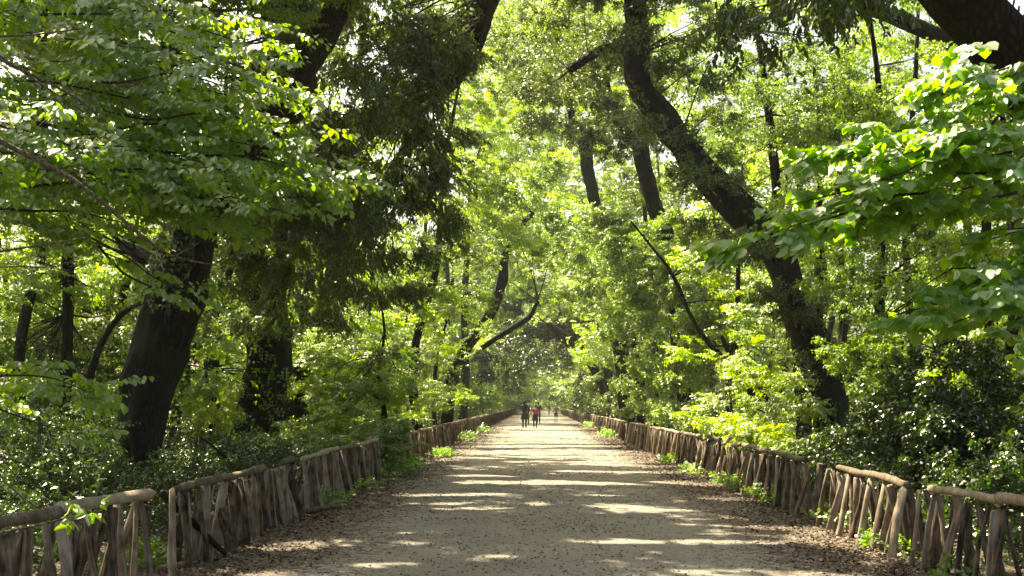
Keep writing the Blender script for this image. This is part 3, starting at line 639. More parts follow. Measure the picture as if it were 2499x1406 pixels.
crown(T['R2'][0], [B(1480, 300, 46, 1.6, 1.3, 150), B(1580, 300, 47, 1.3, 1.0, 70), B(1400, 260, 48, 1.7, 1.3, 180), B(1560, 450, 50, 1.3, .7, 50), B(1300, 60, 50, 2.4, 1.8, 240), B(1390, 190, 47, 1.6, 1.3, 170), B(1340, 280, 50, 1.4, 1.0, 130), B(1440, 330, 46, 1.0, .5, 60), B(1260, 200, 52, 1.6, 1.2, 120), B(1470, 120, 46, 1.6, 1.2, 130)], 'holm', 'tuft', .10, .5, 107, anchors=anch('R2'), do_cull='path')
crown(T['R3'][0], [B(1390, 330, 58, 1.6, 1.2, 120), B(1500, 620, 55, 2.0, 1.3, 180), B(1420, 640, 62, 2.0, 1.5, 190), B(1330, 620, 68, 1.6, 1.4, 130), B(1560, 700, 50, 1.7, 1.4, 170), B(1440, 780, 62, 2.2, 1.6, 210), B(1360, 740, 74, 1.6, 1.4, 130), B(1470, 600, 50, 1.3, .8, 110), B(1530, 800, 46, 1.5, 1.2, 170), B(1450, 700, 52, 1.4, 1.1, 150), B(1400, 540, 60, 1.6, 1.1, 120), B(1560, 600, 43, 1.1, .6, 90), B(1640, 640, 42, 1.1, .8, 110), B(1650, 780, 41, 1.2, .9, 120), B(1400, 850, 60, 1.8, 1.2, 150), B(1480, 560, 44, 1.0, .5, 90), B(1660, 560, 40, 1.0, .5, 90), B(1600, 700, 42, 1.2, .9, 140), B(1700, 720, 40, 1.1, .9, 120), B(1500, 690, 45, 1.2, .9, 130), B(1540, 900, 44, 1.3, .8, 130), B(1660, 900, 40, 1.2, .7, 110)], 'holm_pale', 'tuft', .11, .55, 108, dens=.65, anchors=anch('R3'), do_cull='path')
crown(T['R4'][0], [B(2000, -160, 13, 1.4, .5, 110), B(1900, 10, 11, .5, .16, 26), B(2020, -10, 11, .35, .15, 14), B(2300, -300, 14, 2.5, 1.0, 200)], 'holm', 'droop', .085, .38, 109, anchors=anch('R4'), wr=.4, shape='lance')
crown(T['R5'][0], [B(1740, 780, 42, 1.6, .9, 110), B(1650, 640, 43, 1.3, 1.0, 80), B(1820, 830, 41, 1.5, .8, 110), B(1560, 560, 44, 1.2, .8, 60)], 'maple', 'flat', .11, .5, 110, anchors=anch('R5'))
crown(T['R6'][0], [B(1760, 990, 37, 1.2, .3, 60), B(1850, 900, 35, 1.0, .7, 60), B(1700, 860, 38, 1.2, .7, 60)], 'maple', 'flat', .10, .48, 111, anchors=anch('R6'))

# ------------------------------------------------------------------ secondary trees: one trunk, its own crown
def simple(key, name, label, px, D, h, w, lean, blobs, mat, kind, leaf, size, seed, group=None, bark='bark', wr=.5, dens=1., frac=1., twigs=True, do_cull=True):
    x = (px - VX) * D / F; rng = np.random.default_rng(seed)
    t = thing(name, label, 'tree', group)
    P = [np.array([x + lean * h * (a ** 1.4) + rng.normal(0, .12), D + rng.normal(0, .15), h * a - .2]) for a in (0, .25, .5, .75, 1)]
    R = [w * 1.25, w, w * .85, w * .6, w * .3]; g = Geo(); tube(g, P, R, 12, .4, .12, seed); link('trunk', g.mesh('trunk', M[bark]), t)
    S, _ = spline(P, R, .8)
    crown(t, blobs, mat, kind, leaf, size, seed + 1, anchors=list(S[len(S) // 3:]) if twigs else None, wr=wr, dens=dens, frac=frac, do_cull=do_cull)
    return t
simple('', 'maple_tree', 'fresh green maple spreading right from the dark left oaks towards the bright middle', 1010, 46, 14, .16, .12, [B(1080, 400, 44, 1.6, .9, 140), B(1150, 480, 46, 1.6, 1.0, 160), B(1040, 520, 42, 1.5, .9, 130), B(1120, 620, 44, 1.5, .7, 110), B(1200, 560, 50, 1.4, .9, 100), B(1070, 680, 46, 1.3, .7, 70), B(1180, 380, 52, 1.6, 1.1, 130), B(960, 420, 42, 1.2, .7, 70), B(1000, 620, 42, 1.4, .9, 100), B(1140, 540, 48, 1.5, .9, 110), B(1100, 740, 46, 1.3, .8, 100), B(1010, 760, 44, 1.3, .8, 100), B(1170, 300, 52, 1.5, 1.0, 100), B(1060, 320, 48, 1.5, 1.1, 110), B(1130, 420, 54, 1.5, 1.0, 100), B(1100, 230, 52, 1.5, 1.0, 100), B(1180, 660, 50, 1.0, .6, 70)], 'maple', 'flat', .115, .55, 201, dens=1.25, do_cull='path')
simple('', 'maple_tree', 'bright yellow-green maple low beside the left fence half way down the avenue', 1060, 52, 7, .09, .08, [B(1100, 960, 46, 1.2, .4, 80), B(1060, 850, 48, 1.4, .8, 110), B(1150, 880, 54, 1.5, .9, 120), B(1190, 960, 62, 1.5, .7, 90), B(1220, 870, 72, 1.6, 1.2, 130)], 'maple', 'flat', .11, .5, 202)
simple('', 'elder_tree', 'bluish-green leafy elder bulging over the left fence gap', 930, 33, 5, .06, 0, [B(930, 900, 32, 1.1, .6, 110), B(850, 960, 32, .9, .5, 80), B(975, 965, 34, .9, .55, 100), B(850, 1020, 31, .8, .5, 100), B(880, 880, 34, 1.0, .6, 60), B(1000, 880, 36, 1.1, .6, 70)], 'mid', 'flat', .10, .42, 203)
simple('', 'holm_oak', 'rounded grey-green holm oak standing over the far left fence', 1120, 80, 16, .3, .06, [B(1215, 700, 78, 1.6, 1.8, 150), B(1180, 790, 76, 1.8, 1.4, 130), B(1230, 930, 84, 1.8, 1.4, 130)], 'holm_pale', 'tuft', .13, .6, 204)
simple('', 'holm_oak', 'sunlit grey-green holm oak filling the right side beyond the narrow forked trunk', 1560, 54, 9, .2, -.1, [B(1520, 860, 54, 2.0, 1.4, 220), B(1440, 900, 64, 2.0, 1.4, 200), B(1600, 900, 46, 1.6, 1.1, 170), B(1600, 800, 48, 1.7, 1.1, 150), B(1500, 960, 58, 1.8, .7, 140)], 'holm_pale', 'tuft', .105, .5, 205)
simple('', 'maple_tree', 'glowing pale yellow-green maple at the far right edge of the avenue', 1480, 90, 12, .14, -.08, [B(1400, 890, 88, 1.8, 1.6, 160), B(1390, 960, 96, 1.6, 1.0, 90), B(1440, 820, 84, 2.0, 1.5, 120), B(1360, 900, 130, 2.4, 2.2, 130)], 'maple', 'flat', .14, .65, 206)
simple('', 'holm_oak', 'broad mid-green tree filling the gap between the tall leaning oak and the corner trunk', 1960, 40, 15, .22, -.1, [B(1850, 300, 40, 2.0, 1.4, 190), B(1790, 160, 42, 2.0, 1.5, 160), B(1960, 180, 40, 2.0, 1.3, 150), B(1880, 460, 38, 1.7, 1.1, 150), B(1780, 420, 42, 1.3, 1.0, 70), B(2060, 300, 38, 1.8, 1.2, 130), B(2100, 120, 40, 2.0, 1.3, 130)], 'holm_pale', 'tuft', .10, .5, 207)
simple('', 'maple_tree', 'mid-green tree with reddish new leaves, left of the corner trunk', 2180, 30, 12, .13, -.06, [B(2080, 270, 28, 1.2, .5, 90), B(2160, 330, 28, 1.3, .7, 90), B(2250, 200, 30, 1.4, .9, 90), B(2010, 520, 32, 1.3, .9, 110), B(2120, 480, 30, 1.3, .9, 100), B(2230, 560, 28, 1.3, 1.0, 110), B(2350, 520, 28, 1.3, .9, 90)], 'mid', 'tuft', .08, .42, 208)
simple('', 'maple_tree', 'bright sunlit maple between the leaning sapling and the tall oak', 1790, 37, 9, .1, .02, [B(1760, 660, 38, 1.3, .8, 100), B(1830, 740, 36, 1.1, .8, 90), B(1700, 560, 40, 1.3, .8, 80), B(1880, 880, 33, 1.0, .9, 90), B(1830, 1000, 32, 1.1, .8, 110), B(1910, 960, 30, .8, .8, 70)], 'maple', 'flat', .10, .45, 209)
simple('', 'hazel_tree', 'green hazel-like tree right of the tall leaning oak trunk', 2150, 25, 7, .07, .02, [B(2100, 640, 25, 1.0, .7, 90), B(2190, 720, 24, 1.0, .7, 90), B(2110, 820, 24, .8, .7, 80), B(2180, 900, 22, .7, .7, 80), B(2300, 640, 25, 1.1, .8, 80), B(2290, 820, 22, 1.0, .7, 80), B(2400, 720, 23, 1.0, .8, 70)], 'mid', 'tuft', .07, .38, 210)
simple('', 'maple_tree', 'lit green maple behind the hanging linden boughs at the right edge', 2460, 18, 7, .08, 0, [B(2380, 430, 17, .9, .5, 60), B(2460, 480, 16, .8, .6, 60), B(2440, 850, 18, .8, .9, 80), B(2480, 1000, 18, .7, .8, 60), B(2480, 350, 18, .8, .6, 50), B(2460, 650, 17, .7, .6, 50)], 'maple', 'flat', .085, .4, 211)
simple('', 'hornbeam_tree', 'layered green hornbeam behind the leaning oak at the left edge', 140, 30, 12, .1, .02, [B(80, 520, 28, 1.6, .9, 130), B(230, 560, 30, 1.5, .9, 110), B(380, 520, 30, 1.3, .8, 80), B(60, 680, 28, 1.4, .9, 90), B(200, 680, 34, 1.5, .9, 110), B(90, 820, 32, 1.5, 1.0, 130), B(260, 850, 36, 1.4, 1.0, 110), B(180, 950, 30, 1.2, .6, 90), B(20, 900, 30, 1.2, .8, 90), B(520, 760, 36, 1.0, 1.0, 80), B(500, 950, 36, .9, .8, 80), B(300, 620, 36, 1.3, .9, 90), B(120, 980, 22, 1.0, .5, 80), B(40, 1040, 20, .9, .5, 80), B(200, 1060, 24, .8, .4, 50)], 'hornbeam', 'flat', .085, .42, 212)

simple('', 'holly_tree', 'dense dark green holly thicket filling the wood left of the leaning oak', 60, 33, 7, .06, 0, [B(x, y, D, 1.3, 1.0, 90) for x, y, D in [(20, 620, 30), (130, 700, 33), (40, 780, 31), (230, 760, 36), (150, 860, 34), (250, 900, 38), (60, 960, 30), (330, 700, 38), (20, 1040, 28), (140, 1030, 31), (220, 1000, 35)]], 'mid', 'tuft', .085, .45, 213)
simple('', 'holly_tree', 'green holly thicket with sunlit gaps between the two big left oaks', 500, 42, 8, .06, 0, [B(x, y, D, 1.4, 1.2, 90) for x, y, D in [(480, 820, 40), (540, 900, 42), (500, 1000, 38), (560, 760, 43), (520, 1080, 36), (760, 960, 46), (800, 880, 45), (780, 1050, 40), (700, 900, 50), (860, 800, 47)]], 'maple', 'tuft', .09, .5, 214)

# ------------------------------------------------------------------ thin saplings seen between the big trunks
def stem(label, pts, seed, group='slender stems in the wood'):
    t, a = tree('sapling', label, [('trunk', pts)], group, 'sapling', 'bark', seed)
    return t, a
S_ = [('thin straight dark stem left of the leaning oak, at the left edge', [(172, 1100, 30, 14), (170, 900, 30, 13), (176, 700, 30, 11), (172, 560, 30, 9)]),
      ('dark stem slanting up to the right towards the leaning oak', [(190, 1090, 27, 20), (225, 900, 27, 18), (270, 800, 27, 15), (320, 750, 27, 12), (370, 735, 27, 8)]),
      ('crooked thin stem at the far left edge', [(112, 1080, 33, 12), (122, 880, 33, 10), (140, 720, 33, 9), (120, 640, 33, 7)]),
      ('thin dark stem standing just right of the leaning oak foot', [(433, 1130, 44, 12), (436, 980, 44, 11), (430, 840, 44, 9)]),
      ('thin stem behind the bluish elder on the left', [(935, 1060, 37, 10), (940, 960, 37, 9), (960, 860, 37, 7)]),
      ('slim straight trunk high up between the tall oak and the corner trunk', [(2060, 1000, 44, 22), (2050, 600, 44, 20), (2042, 260, 44, 18), (2030, 100, 44, 16), (2035, -30, 44, 12)]),
      ('slim curving trunk close left of the slim straight one', [(1995, 700, 46, 16), (2000, 300, 46, 13), (1975, 100, 46, 11), (1960, 20, 46, 9)]),
      ('thin upright stem right of the tall leaning oak', [(2000, 900, 30, 14), (2004, 700, 30, 12), (2008, 520, 30, 10)]),
      ('brown upright stem behind the linden leaves at the right', [(2410, 760, 20, 26), (2405, 500, 20, 22), (2395, 340, 20, 18)]),
      ('slim stem in the bright foliage left of the forked trunk fork', [(1530, 760, 66, 12), (1505, 560, 66, 10), (1490, 520, 66, 9)])]
for i, (lb, pts) in enumerate(S_): stem(lb, pts, 300 + i)

# far-off trunks and their crowns, standing as the wood behind on both sides
def bank(side, seed):
    rng = np.random.default_rng(seed); out = []
    for D in list(np.arange(30, 64, 4.2)) + list(np.arange(66, 120, 9)):
        n = 2 if D < 64 else 1
        for k in range(n):
            x = side * (rng.uniform(10.5, 13.5) + k * rng.uniform(6, 10)); out.append((x, D + rng.uniform(-1.5, 1.5), rng))
    return out
kinds = [('mid', 'flat', 'green leafy tree'), ('holm', 'tuft', 'dark holm oak'), ('maple', 'flat', 'bright maple'), ('holm_pale', 'tuft', 'grey-green holm oak')]
def bank_lib(k, lod):
    mt, kd, nm = kinds[k]; D = (42, 70)[lod]; rng = np.random.default_rng(440 + k * 2 + lod); bl = []; h = 15.
    for j in range(9): bl.append(((rng.normal(0, 1.6), rng.normal(0, 1.6), .3 + h * (j + .5) / 9), (2.1, 2.1, 1.3), 66 if lod == 0 else 46))
    out, cl = blob_sprays(bl, kd, .0022 * D + .04, .6 * max(1, D / 55), rng, 1., .8)
    me = leaves_mesh('crown', *cat(out), M[mt], 'quad', .5, do_cull='lib')
    g = Geo(); P = [np.array([rng.normal(0, .15) + .5 * a, rng.normal(0, .15), h * a - .2]) for a in (0, .25, .5, .75, 1)]; w = rng.uniform(.08, .14)
    tube(g, P, [w * 1.3, w, w * .85, w * .6, w * .3], 12, .4, .15, k); S, _ = spline(P, [w] * 5, .8); S = S[3:]; tw = Geo()
    for cc in cl:
        for q in cc[:6]:
            a_ = S[np.argmin(np.linalg.norm(S - q, axis=1))]
            if np.linalg.norm(a_ - q) > 2.6: continue
            tube(tw, [a_, (a_ + q) / 2 + rng.normal(0, .15, 3), q], [.02, .014, .006], 5, .6)
    return me, g.mesh('trunk', M['bark']), tw.mesh('twigs', M['twig']), nm
BL = [[bank_lib(k, l) for k in range(4)] for l in (0, 1)]
for side, word in ((-1, 'left'), (1, 'right')):
    for i, (x, D, rng) in enumerate(bank(side, 400 + side)):
        me, tr_, tw_, nm = BL[int(D > 56)][int(rng.integers(0, 4))]
        t = thing('forest_tree', f'{nm} standing in the wood behind the {word} fence', 'tree', f'forest trees behind the {word} fence', (x, D, 0)); sz = rng.uniform(.85, 1.15); t.scale = (1, 1, sz)
        link('crown', me, t, kind='stuff'); link('trunk', tr_, t); link('twigs', tw_, t, kind='stuff')

def arch(label, px, D, cells, mat, kind, leaf, size, seed, n=46, r=(2.0, 1.4), dc=True):
    rng = np.random.default_rng(seed); bl = []
    for (x0, x1, y0, y1) in cells:
        nx = max(1, int((x1 - x0) * D / F / 2.6)); ny = max(1, int((y1 - y0) * D / F / 2.0))
        for i in range(nx):
            for j in range(ny):
                bl.append((W(x0 + (x1 - x0) * (i + rng.random()) / nx, y0 + (y1 - y0) * (j + rng.random()) / ny, D + rng.uniform(-3, 3)), (r[0], r[0], r[1]), n))
    simple('', 'avenue_tree', label, px, D, 22, .15, -.06 if px > VX else .06, bl, mat, kind, leaf, size, seed, frac=.8, twigs=False, do_cull=dc)
arch('tall grey-green oak arching over the avenue at the top centre', 1600, 64, [(1230, 1600, -60, 260)], 'holm', 'tuft', .13, .65, 980, 60)
arch('mid-green tree filling the sky behind the corner trunk', 2450, 60, [(1600, 2300, -80, 430)], 'mid', 'flat', .17, .8, 985, 60, dc='path')
arch('green tree behind the bent limb at the upper left centre', 700, 56, [(640, 1220, -80, 520)], 'mid', 'flat', .15, .7, 986, 70)
arch('tall grey-green tree behind the leaning oak at the left', 150, 50, [(-60, 640, 250, 900)], 'mid', 'flat', .13, .65, 987, 46, dc='path')
arch('sunlit maple thicket far back in the wood on the left', 60, 74, [(-80, 1000, 400, 960)], 'maple', 'flat', .19, .85, 988, 30, dc='path')
arch('sunlit maple thicket far back in the wood on the right', 2500, 68, [(1780, 2560, 360, 1000)], 'maple', 'flat', .18, .85, 989, 30, dc='path')
arch('bright maple arching over the avenue left of the forked trunks', 1010, 78, [(1120, 1420, -60, 620)], 'maple', 'flat', .18, .85, 981, 60, dc='path')
arch('tall bright tree behind the forked trunks', 1640, 84, [(1380, 1800, -60, 620)], 'maple', 'flat', .18, .85, 982, 70)
arch('pale green tree filling the vista above the walkers', 1090, 104, [(1130, 1560, -60, 760)], 'holm_pale', 'tuft', .28, 1.2, 983, 20)
arch('fresh green tree closing the canopy over the far avenue', 1480, 128, [(1080, 1600, -60, 820)], 'maple', 'flat', .33, 1.4, 984, 26, (2.8, 2.0))

# far avenue trees share a few crown shapes
def far_lib(i):
    rng = np.random.default_rng(700 + i); mt, kd, nm = kinds[[3, 2, 0, 1, 2][i]]
    bl = [((rng.normal(0, 1.8), rng.normal(0, 1.8), 1.2 + 1.45 * j), (2.6, 2.6, 1.4), 62) for j in range(11)]
    out, cl = blob_sprays(bl, kd, .25, .95, rng, 1., .6)
    return leaves_mesh('crown', *cat(out), M[mt], 'quad', .5, do_cull=False), nm
LIB = [far_lib(i) for i in range(5)]
g = Geo(); tube(g, [np.array([0, 0, -.3]), np.array([.2, 0, 4]), np.array([0, .2, 9]), np.array([.3, 0, 14])], [.3, .24, .18, .08], 10, .6, .12, 4); TRUNK = g.mesh('trunk', M['bark'])
rng = np.random.default_rng(909); nfar = 0
for side in (-1, 1):
    for row, (xo, y0, y1, st) in enumerate([(7.6, 100, 330, 9.5), (13.5, 66, 320, 15), (21, 62, 300, 19)]):
        y = y0
        while y < y1:
            me, nm = LIB[int(rng.integers(0, 5))]
            wd = 'left' if side < 0 else 'right'
            rw = ('lining the far avenue close behind the', 'in the second row behind the', 'deep in the wood behind the')[row]
            t = thing('forest_tree', f'distant {nm} {rw} {wd} fence', 'tree', f'distant trees {rw} {wd} fence', (side * xo + rng.normal(0, .8), y, 0))
            t.rotation_euler.z = rng.uniform(0, 6.28); s = rng.uniform(.95, 1.35) * (1 + max(0, y - 120) / 420); t.scale = (s * .9, s * .9, s)
            link('crown', me, t, kind='stuff'); link('trunk', TRUNK, t); nfar += 1
            y += st * rng.uniform(.8, 1.2)
# trees that close the vista
for i, (x, y, s) in enumerate([(-1, 345, 1.9), (5, 352, 2.2), (-7, 350, 2.1), (1.5, 372, 2.6), (-12, 365, 2.4), (11, 365, 2.4)]):
    me, nm = LIB[i % 5]; t = thing('forest_tree', f'hazy distant {nm} closing the end of the avenue', 'tree', 'trees closing the end of the avenue', (x, y, 0)); t.scale = (s, s, s); t.rotation_euler.z = i
    link('crown', me, t, kind='stuff'); link('trunk', TRUNK, t)

# trees added out of view, their overhead crowns placed to throw dappled shade
def shade_tree(tx, ty, cells, seed, label, n=48, rx=2.0):
    """trunk stands at tx, ty outside the view; the crown spreads over the cells (x0, x1, y0, y1, z0, z1, count)"""
    rng = np.random.default_rng(seed); bl = []
    for x0, x1, y0, y1, z0, z1, c in cells:
        bl += [((rng.uniform(x0, x1), rng.uniform(y0, y1), rng.uniform(z0, z1)), (rx, rx, .8), n) for _ in range(c)]
    t = thing('forest_tree', label, 'tree', 'added trees shading the near path')
    q = np.mean([b[0] for b in bl], 0)
    P = [np.array([tx, ty, -.3]), np.array([tx * .97 + q[0] * .03, ty, 5.]), np.array([tx * .8 + q[0] * .2, ty * .8 + q[1] * .2, 10.]), np.array([tx * .3 + q[0] * .7, ty * .3 + q[1] * .7, 13.5])]; g = Geo(); tube(g, P, [.42, .34, .25, .12], 12, .5, .12, seed); link('trunk', g.mesh('trunk', M['bark']), t)
    g = Geo()
    for b in bl[::3]: tube(g, [P[-1], (P[-1] + np.array(b[0])) / 2 + rng.normal(0, .2, 3), np.array(b[0])], [.07, .05, .02], 6, .6)
    link('limbs', g.mesh('limbs', M['bark']), t, kind='stuff')
    crown(t, bl, 'holm', 'tuft', .29, .85, seed + 1, frac=.5, wr=.62)
LB = 'tall tree added out of view, its high crown placed to shade the near path'
for i, (tx, ty, cells) in enumerate([(-9.0, 13, [(-10, -3, 9, 18, 11, 14, 16)]), (-13, 24, [(-12, -4, 18, 27, 12.5, 15.5, 18)]), (-16, 32, [(-13, -5, 27, 36, 14, 17, 18)]), (-21, 42, [(-14, -6, 36, 46, 15, 19, 18)]),
                                     (-16, 19, [(-20, -12, 14, 30, 11, 15, 24)]), (-24, 34, [(-24, -14, 30, 46, 13, 17, 26)]), (8.2, 12, [(-3, 4, 9, 18, 11.5, 14, 18), (-2, 5, 6, 12, 8.5, 11, 5), (4, 9, 10, 18, 11, 14, 12), (2, 9, 17, 24, 12, 15, 12)]), (11.5, 22, [(-4, 4, 18, 27, 12.5, 15, 18), (4, 9, 18, 26, 12, 15, 8)]), (15, 31, [(-5, 3, 27, 37, 14.5, 17.5, 18)])]):
    shade_tree(tx, ty, cells, 800 + i * 7, LB)

# ------------------------------------------------------------------ near boughs
def bough_tree(name, label, base, tiers, mat, leaf, size, seed, step, spread, kind='flat', shape='ovate', bark='twig', rad=.013, cull_=False):
    rng = np.random.default_rng(seed); t = thing(name, label, 'tree')
    g = Geo(); tube(g, base[0], base[1], 14, .3, .12, seed); link('trunk', g.mesh('trunk', M['bark_pale']), t)
    pos, az, g2 = [], [], Geo()
    for (a, m, b, den) in tiers:
        P = [W(*a), W(*m), W(*b)]; P = [P[0], (P[0] + P[1]) / 2 + rng.normal(0, .06, 3), P[1] + rng.normal(0, .06, 3), (P[1] + P[2]) / 2 + rng.normal(0, .05, 3), P[2]]; ln = np.linalg.norm(P[0] - P[-1]); RR = [rad, rad * .8, rad * .6, rad * .4, rad * .25]
        S, r = spline(P, RR, .15)
        tube(g2, P, RR, 6, .2)
        T_ = np.gradient(S, axis=0); n = int(ln / step * den)
        i = (np.clip(rng.random(n) ** .8, 0, 1) * (len(S) - 1)).astype(int)
        q = S[i] + rng.normal(0, 1, (n, 3)) * np.array([spread * .5, spread, spread * .12]) * (1.1 - .6 * i / len(S))[:, None]
        pos.append(q); az.append(np.arctan2(T_[i, 1], T_[i, 0]) + rng.normal(0, .9, n))
    pos = np.concatenate(pos); az = np.concatenate(az); n = len(pos)
    out = sprays(pos, az, rng.normal(-.22, .2, n), rng.normal(0, .25, n), size * rng.uniform(.7, 1.2, n), leaf * rng.uniform(.85, 1.15, n), kind, rng, .62)
    p, d, nn, L, col = cat(out)
    link('bough', g2.mesh('bough', M[bark]), t, kind='stuff')
    nn = nn + np.array([0, -.25, .5]); nn = nn - d * (nn * d).sum(1)[:, None]; nn /= np.linalg.norm(nn, axis=1)[:, None]
    D = p[:, 1]; px = VX + p[:, 0] * F / D; py = VY - (p[:, 2] - EYE) * F / D
    score = np.where((px > 10) & (px < 2480) & (py > 10) & (py < 1390), L / D * (1 + .5 * (D.mean() - D)), -1)
    order = np.argsort(-score); near, rest = order[:300], order[300:]
    unit = [leaves_mesh('leaf', np.zeros((1, 3)), np.array([[1., 0, 0]]), np.array([[0, 0, 1.]]), np.ones(1), np.array([v]), M[mat], shape, do_cull=False, fold=.12, curl=.15) for v in np.linspace(.08, .92, 6)]
    from mathutils import Matrix
    for i in near:
        w = np.cross(nn[i], d[i]); m = Matrix([(d[i][k] * L[i], w[k] * L[i], nn[i][k] * L[i], p[i][k]) for k in range(3)] + [(0, 0, 0, 1)])
        o = bpy.data.objects.new('leaf', unit[min(5, int(col[i] * 6))]); C.objects.link(o); o.parent = t; o.matrix_local = m
    p, d, nn, L, col = p[rest], d[rest], nn[rest], L[rest], col[rest]
    me = leaves_mesh('foliage', p, d, nn, L, col, M[mat], shape, do_cull=cull_, fold=.12, curl=.15)
    link('foliage', me, t, kind='stuff'); return t

rng = np.random.default_rng(61)
tiers = []
ends = [(885, 440, 10), (860, 455, 10.5), (770, 300, 10), (745, 270, 10.5), (705, 235, 9.5), (700, 205, 10), (640, 60, 10.5), (690, 120, 11), (560, 120, 10), (520, 60, 11), (620, 500, 9.5), (730, 530, 10), (560, 520, 10), (480, 510, 10), (430, 440, 10.5), (640, 360, 10), (580, 330, 11), (800, 400, 11), (500, 280, 10.5), (430, 200, 11), (380, 120, 10), (300, 50, 11), (620, 420, 9.5), (700, 470, 10.3), (350, 360, 9), (300, 480, 9.5), (250, 260, 10), (200, 150, 10), (160, 420, 9), (700, 350, 10.8), (820, 440, 10.4), (520, 440, 10), (600, 250, 10.4), (450, 20, 10.6), (380, 560, 10.2), (180, 560, 10), (90, 330, 9.4), (760, 480, 10.8)]
for ex, ey, D in ends:
    sy = ey * .75 - 60 + rng.normal(0, 25); L_ = rng.uniform(420, 650)
    tiers.append(((ex - L_, ey - rng.uniform(30, 110), D + rng.uniform(-.6, 1.2)), (ex - L_ * .45, ey - rng.uniform(25, 60), D), (ex, ey, D), 1.))
tiers += [((180, 560, 10.5), (330, 640, 10.3), (540, 695, 10), .55), ((240, 600, 10.4), (380, 690, 10.3), (450, 760, 10), .35), ((-150, 900, 9), (40, 900, 9), (220, 960, 9), .8), ((-150, 1000, 9.4), (0, 1000, 9.4), (190, 1050, 9.3), .6), ((-150, 1100, 9.8), (-20, 1110, 9.8), (160, 1165, 9.6), .4), ((-150, 940, 9.8), (20, 920, 9.8), (130, 900, 9.6), .7)]
bough_tree('hornbeam_tree', 'near hornbeam spreading tiers of toothed green leaves across the upper left', ([np.array([-5.6, 10.5, -.3]), np.array([-5.5, 10.3, 2.5]), np.array([-5.2, 10.5, 5.5]), np.array([-5, 10.4, 8])], [.16, .13, .1, .04]), tiers, 'hornbeam', .07, .34, 62, .085, .55)
# bare pale twigs crossing it
t = thing('bare_branch', 'long thin bare branch slanting down across the left trees to the leaning oak', 'branch')
g = Geo(); tube(g, [W(-60, 300, 8), W(0, 345, 8), W(180, 440, 8.1), W(345, 575, 8.2), W(420, 625, 8.3), W(530, 648, 8.4)], [.02, .018, .015, .012, .009, .005], 7, .15); link('stem', g.mesh('stem', M['twig_pale']), t)
g = Geo(); tube(g, [W(420, 625, 8.3), W(460, 610, 8.3), W(490, 588, 8.35)], [.006, .005, .003], 5, .15); link('twig', g.mesh('twig', M['twig_pale']), t)
for i, (lb, pts, r0) in enumerate([('pale bare twig reaching in from the left edge above the bright hole', [(-40, 620, 8), (90, 600, 8), (210, 580, 8.1)], .009), ('thin bare branch crossing the top left foliage', [(-40, 125, 8), (60, 175, 8), (180, 235, 8.2), (260, 300, 8.3)], .012), ('fine bare twig below the pale twig at the left edge', [(-40, 655, 8.2), (60, 650, 8.2), (170, 660, 8.2)], .006), ('bare branch from the left edge towards the top tiers', [(-40, 90, 8.6), (80, 85, 8.6), (200, 70, 8.7)], .009), ('thin diagonal branch above the long bare one', [(-40, 110, 9), (100, 205, 9), (220, 285, 9)], .010)]):
    t = thing('bare_branch', lb, 'branch'); g = Geo(); tube(g, [W(*p) for p in pts], np.linspace(r0, r0 * .5, len(pts)), 6, .15); link('stem', g.mesh('stem', M['twig_pale']), t)
t = thing('leafy_twig', 'pale twig with bright fresh leaves hanging over the nearest left rail', 'twig')
g = Geo(); tube(g, [W(-40, 1308, 6.8), W(80, 1285, 6.8), W(160, 1265, 6.8), W(248, 1243, 6.8)], [.009, .008, .006, .003], 6, .1); tube(g, [W(20, 1180, 6.9), W(50, 1210, 6.9), W(110, 1250, 6.9), W(150, 1268, 6.9)], [.005, .004, .004, .003], 5, .1)
tube(g, [W(-30, 1290, 6.9), W(10, 1250, 6.9), W(40, 1225, 6.9), W(45, 1300, 6.9)], [.005, .004, .003, .002], 5, .1)
link('stem', g.mesh('stem', M['twig_pale']), t)
rr = np.random.default_rng(3); pp = np.array([W(x, y, 6.8) for x, y in [(165, 1262), (200, 1250), (215, 1248), (232, 1246), (175, 1240), (160, 1225)]])
me = leaves_mesh('foliage', *cat(sprays(pp, rr.uniform(-1, 1, 6), rr.normal(0, .3, 6), rr.normal(0, .4, 6), np.full(6, .07), np.full(6, .075), 'flat', rr, .2)), M['weed'], 'lance', do_cull=False); link('foliage', me, t, kind='stuff')

# linden at the right
rng = np.random.default_rng(71); tiers = []
for ex, ey, sx, sy, D, dn in [(1785, 610, 2350, 470, 7.2, 1), (1850, 585, 2450, 440, 7.3, 1), (1930, 500, 2500, 380, 7.4, .9), (1960, 400, 2560, 330, 7.6, .9), (2080, 320, 2600, 250, 7.5, .9), (2200, 280, 2650, 220, 7.4, .8), (2330, 215, 2700, 180, 7.2, .7), (2060, 470, 2600, 330, 7.2, 1), (2150, 400, 2650, 300, 7.0, 1), (2300, 330, 2700, 260, 7, 1), (2030, 560, 2480, 470, 7.4, .8), (2440, 190, 2700, 150, 7.1, .7), (2250, 450, 2700, 330, 7.4, .8),
                           (2180, 770, 2650, 640, 7.2, .9), (2230, 720, 2700, 620, 7.1, 1), (2270, 800, 2700, 670, 7.0, .9), (2420, 830, 2700, 680, 6.9, .9), (2380, 700, 2750, 600, 7, 1), (2350, 760, 2720, 690, 7.2, .8), (2440, 560, 2700, 500, 7.6, .6), (2340, 600, 2700, 540, 8.2, .5)]:
    tiers.append(((sx, sy, D + .5), ((sx + ex) / 2, (sy + ey) / 2 - 28, D + .2), (ex, ey, D), dn))
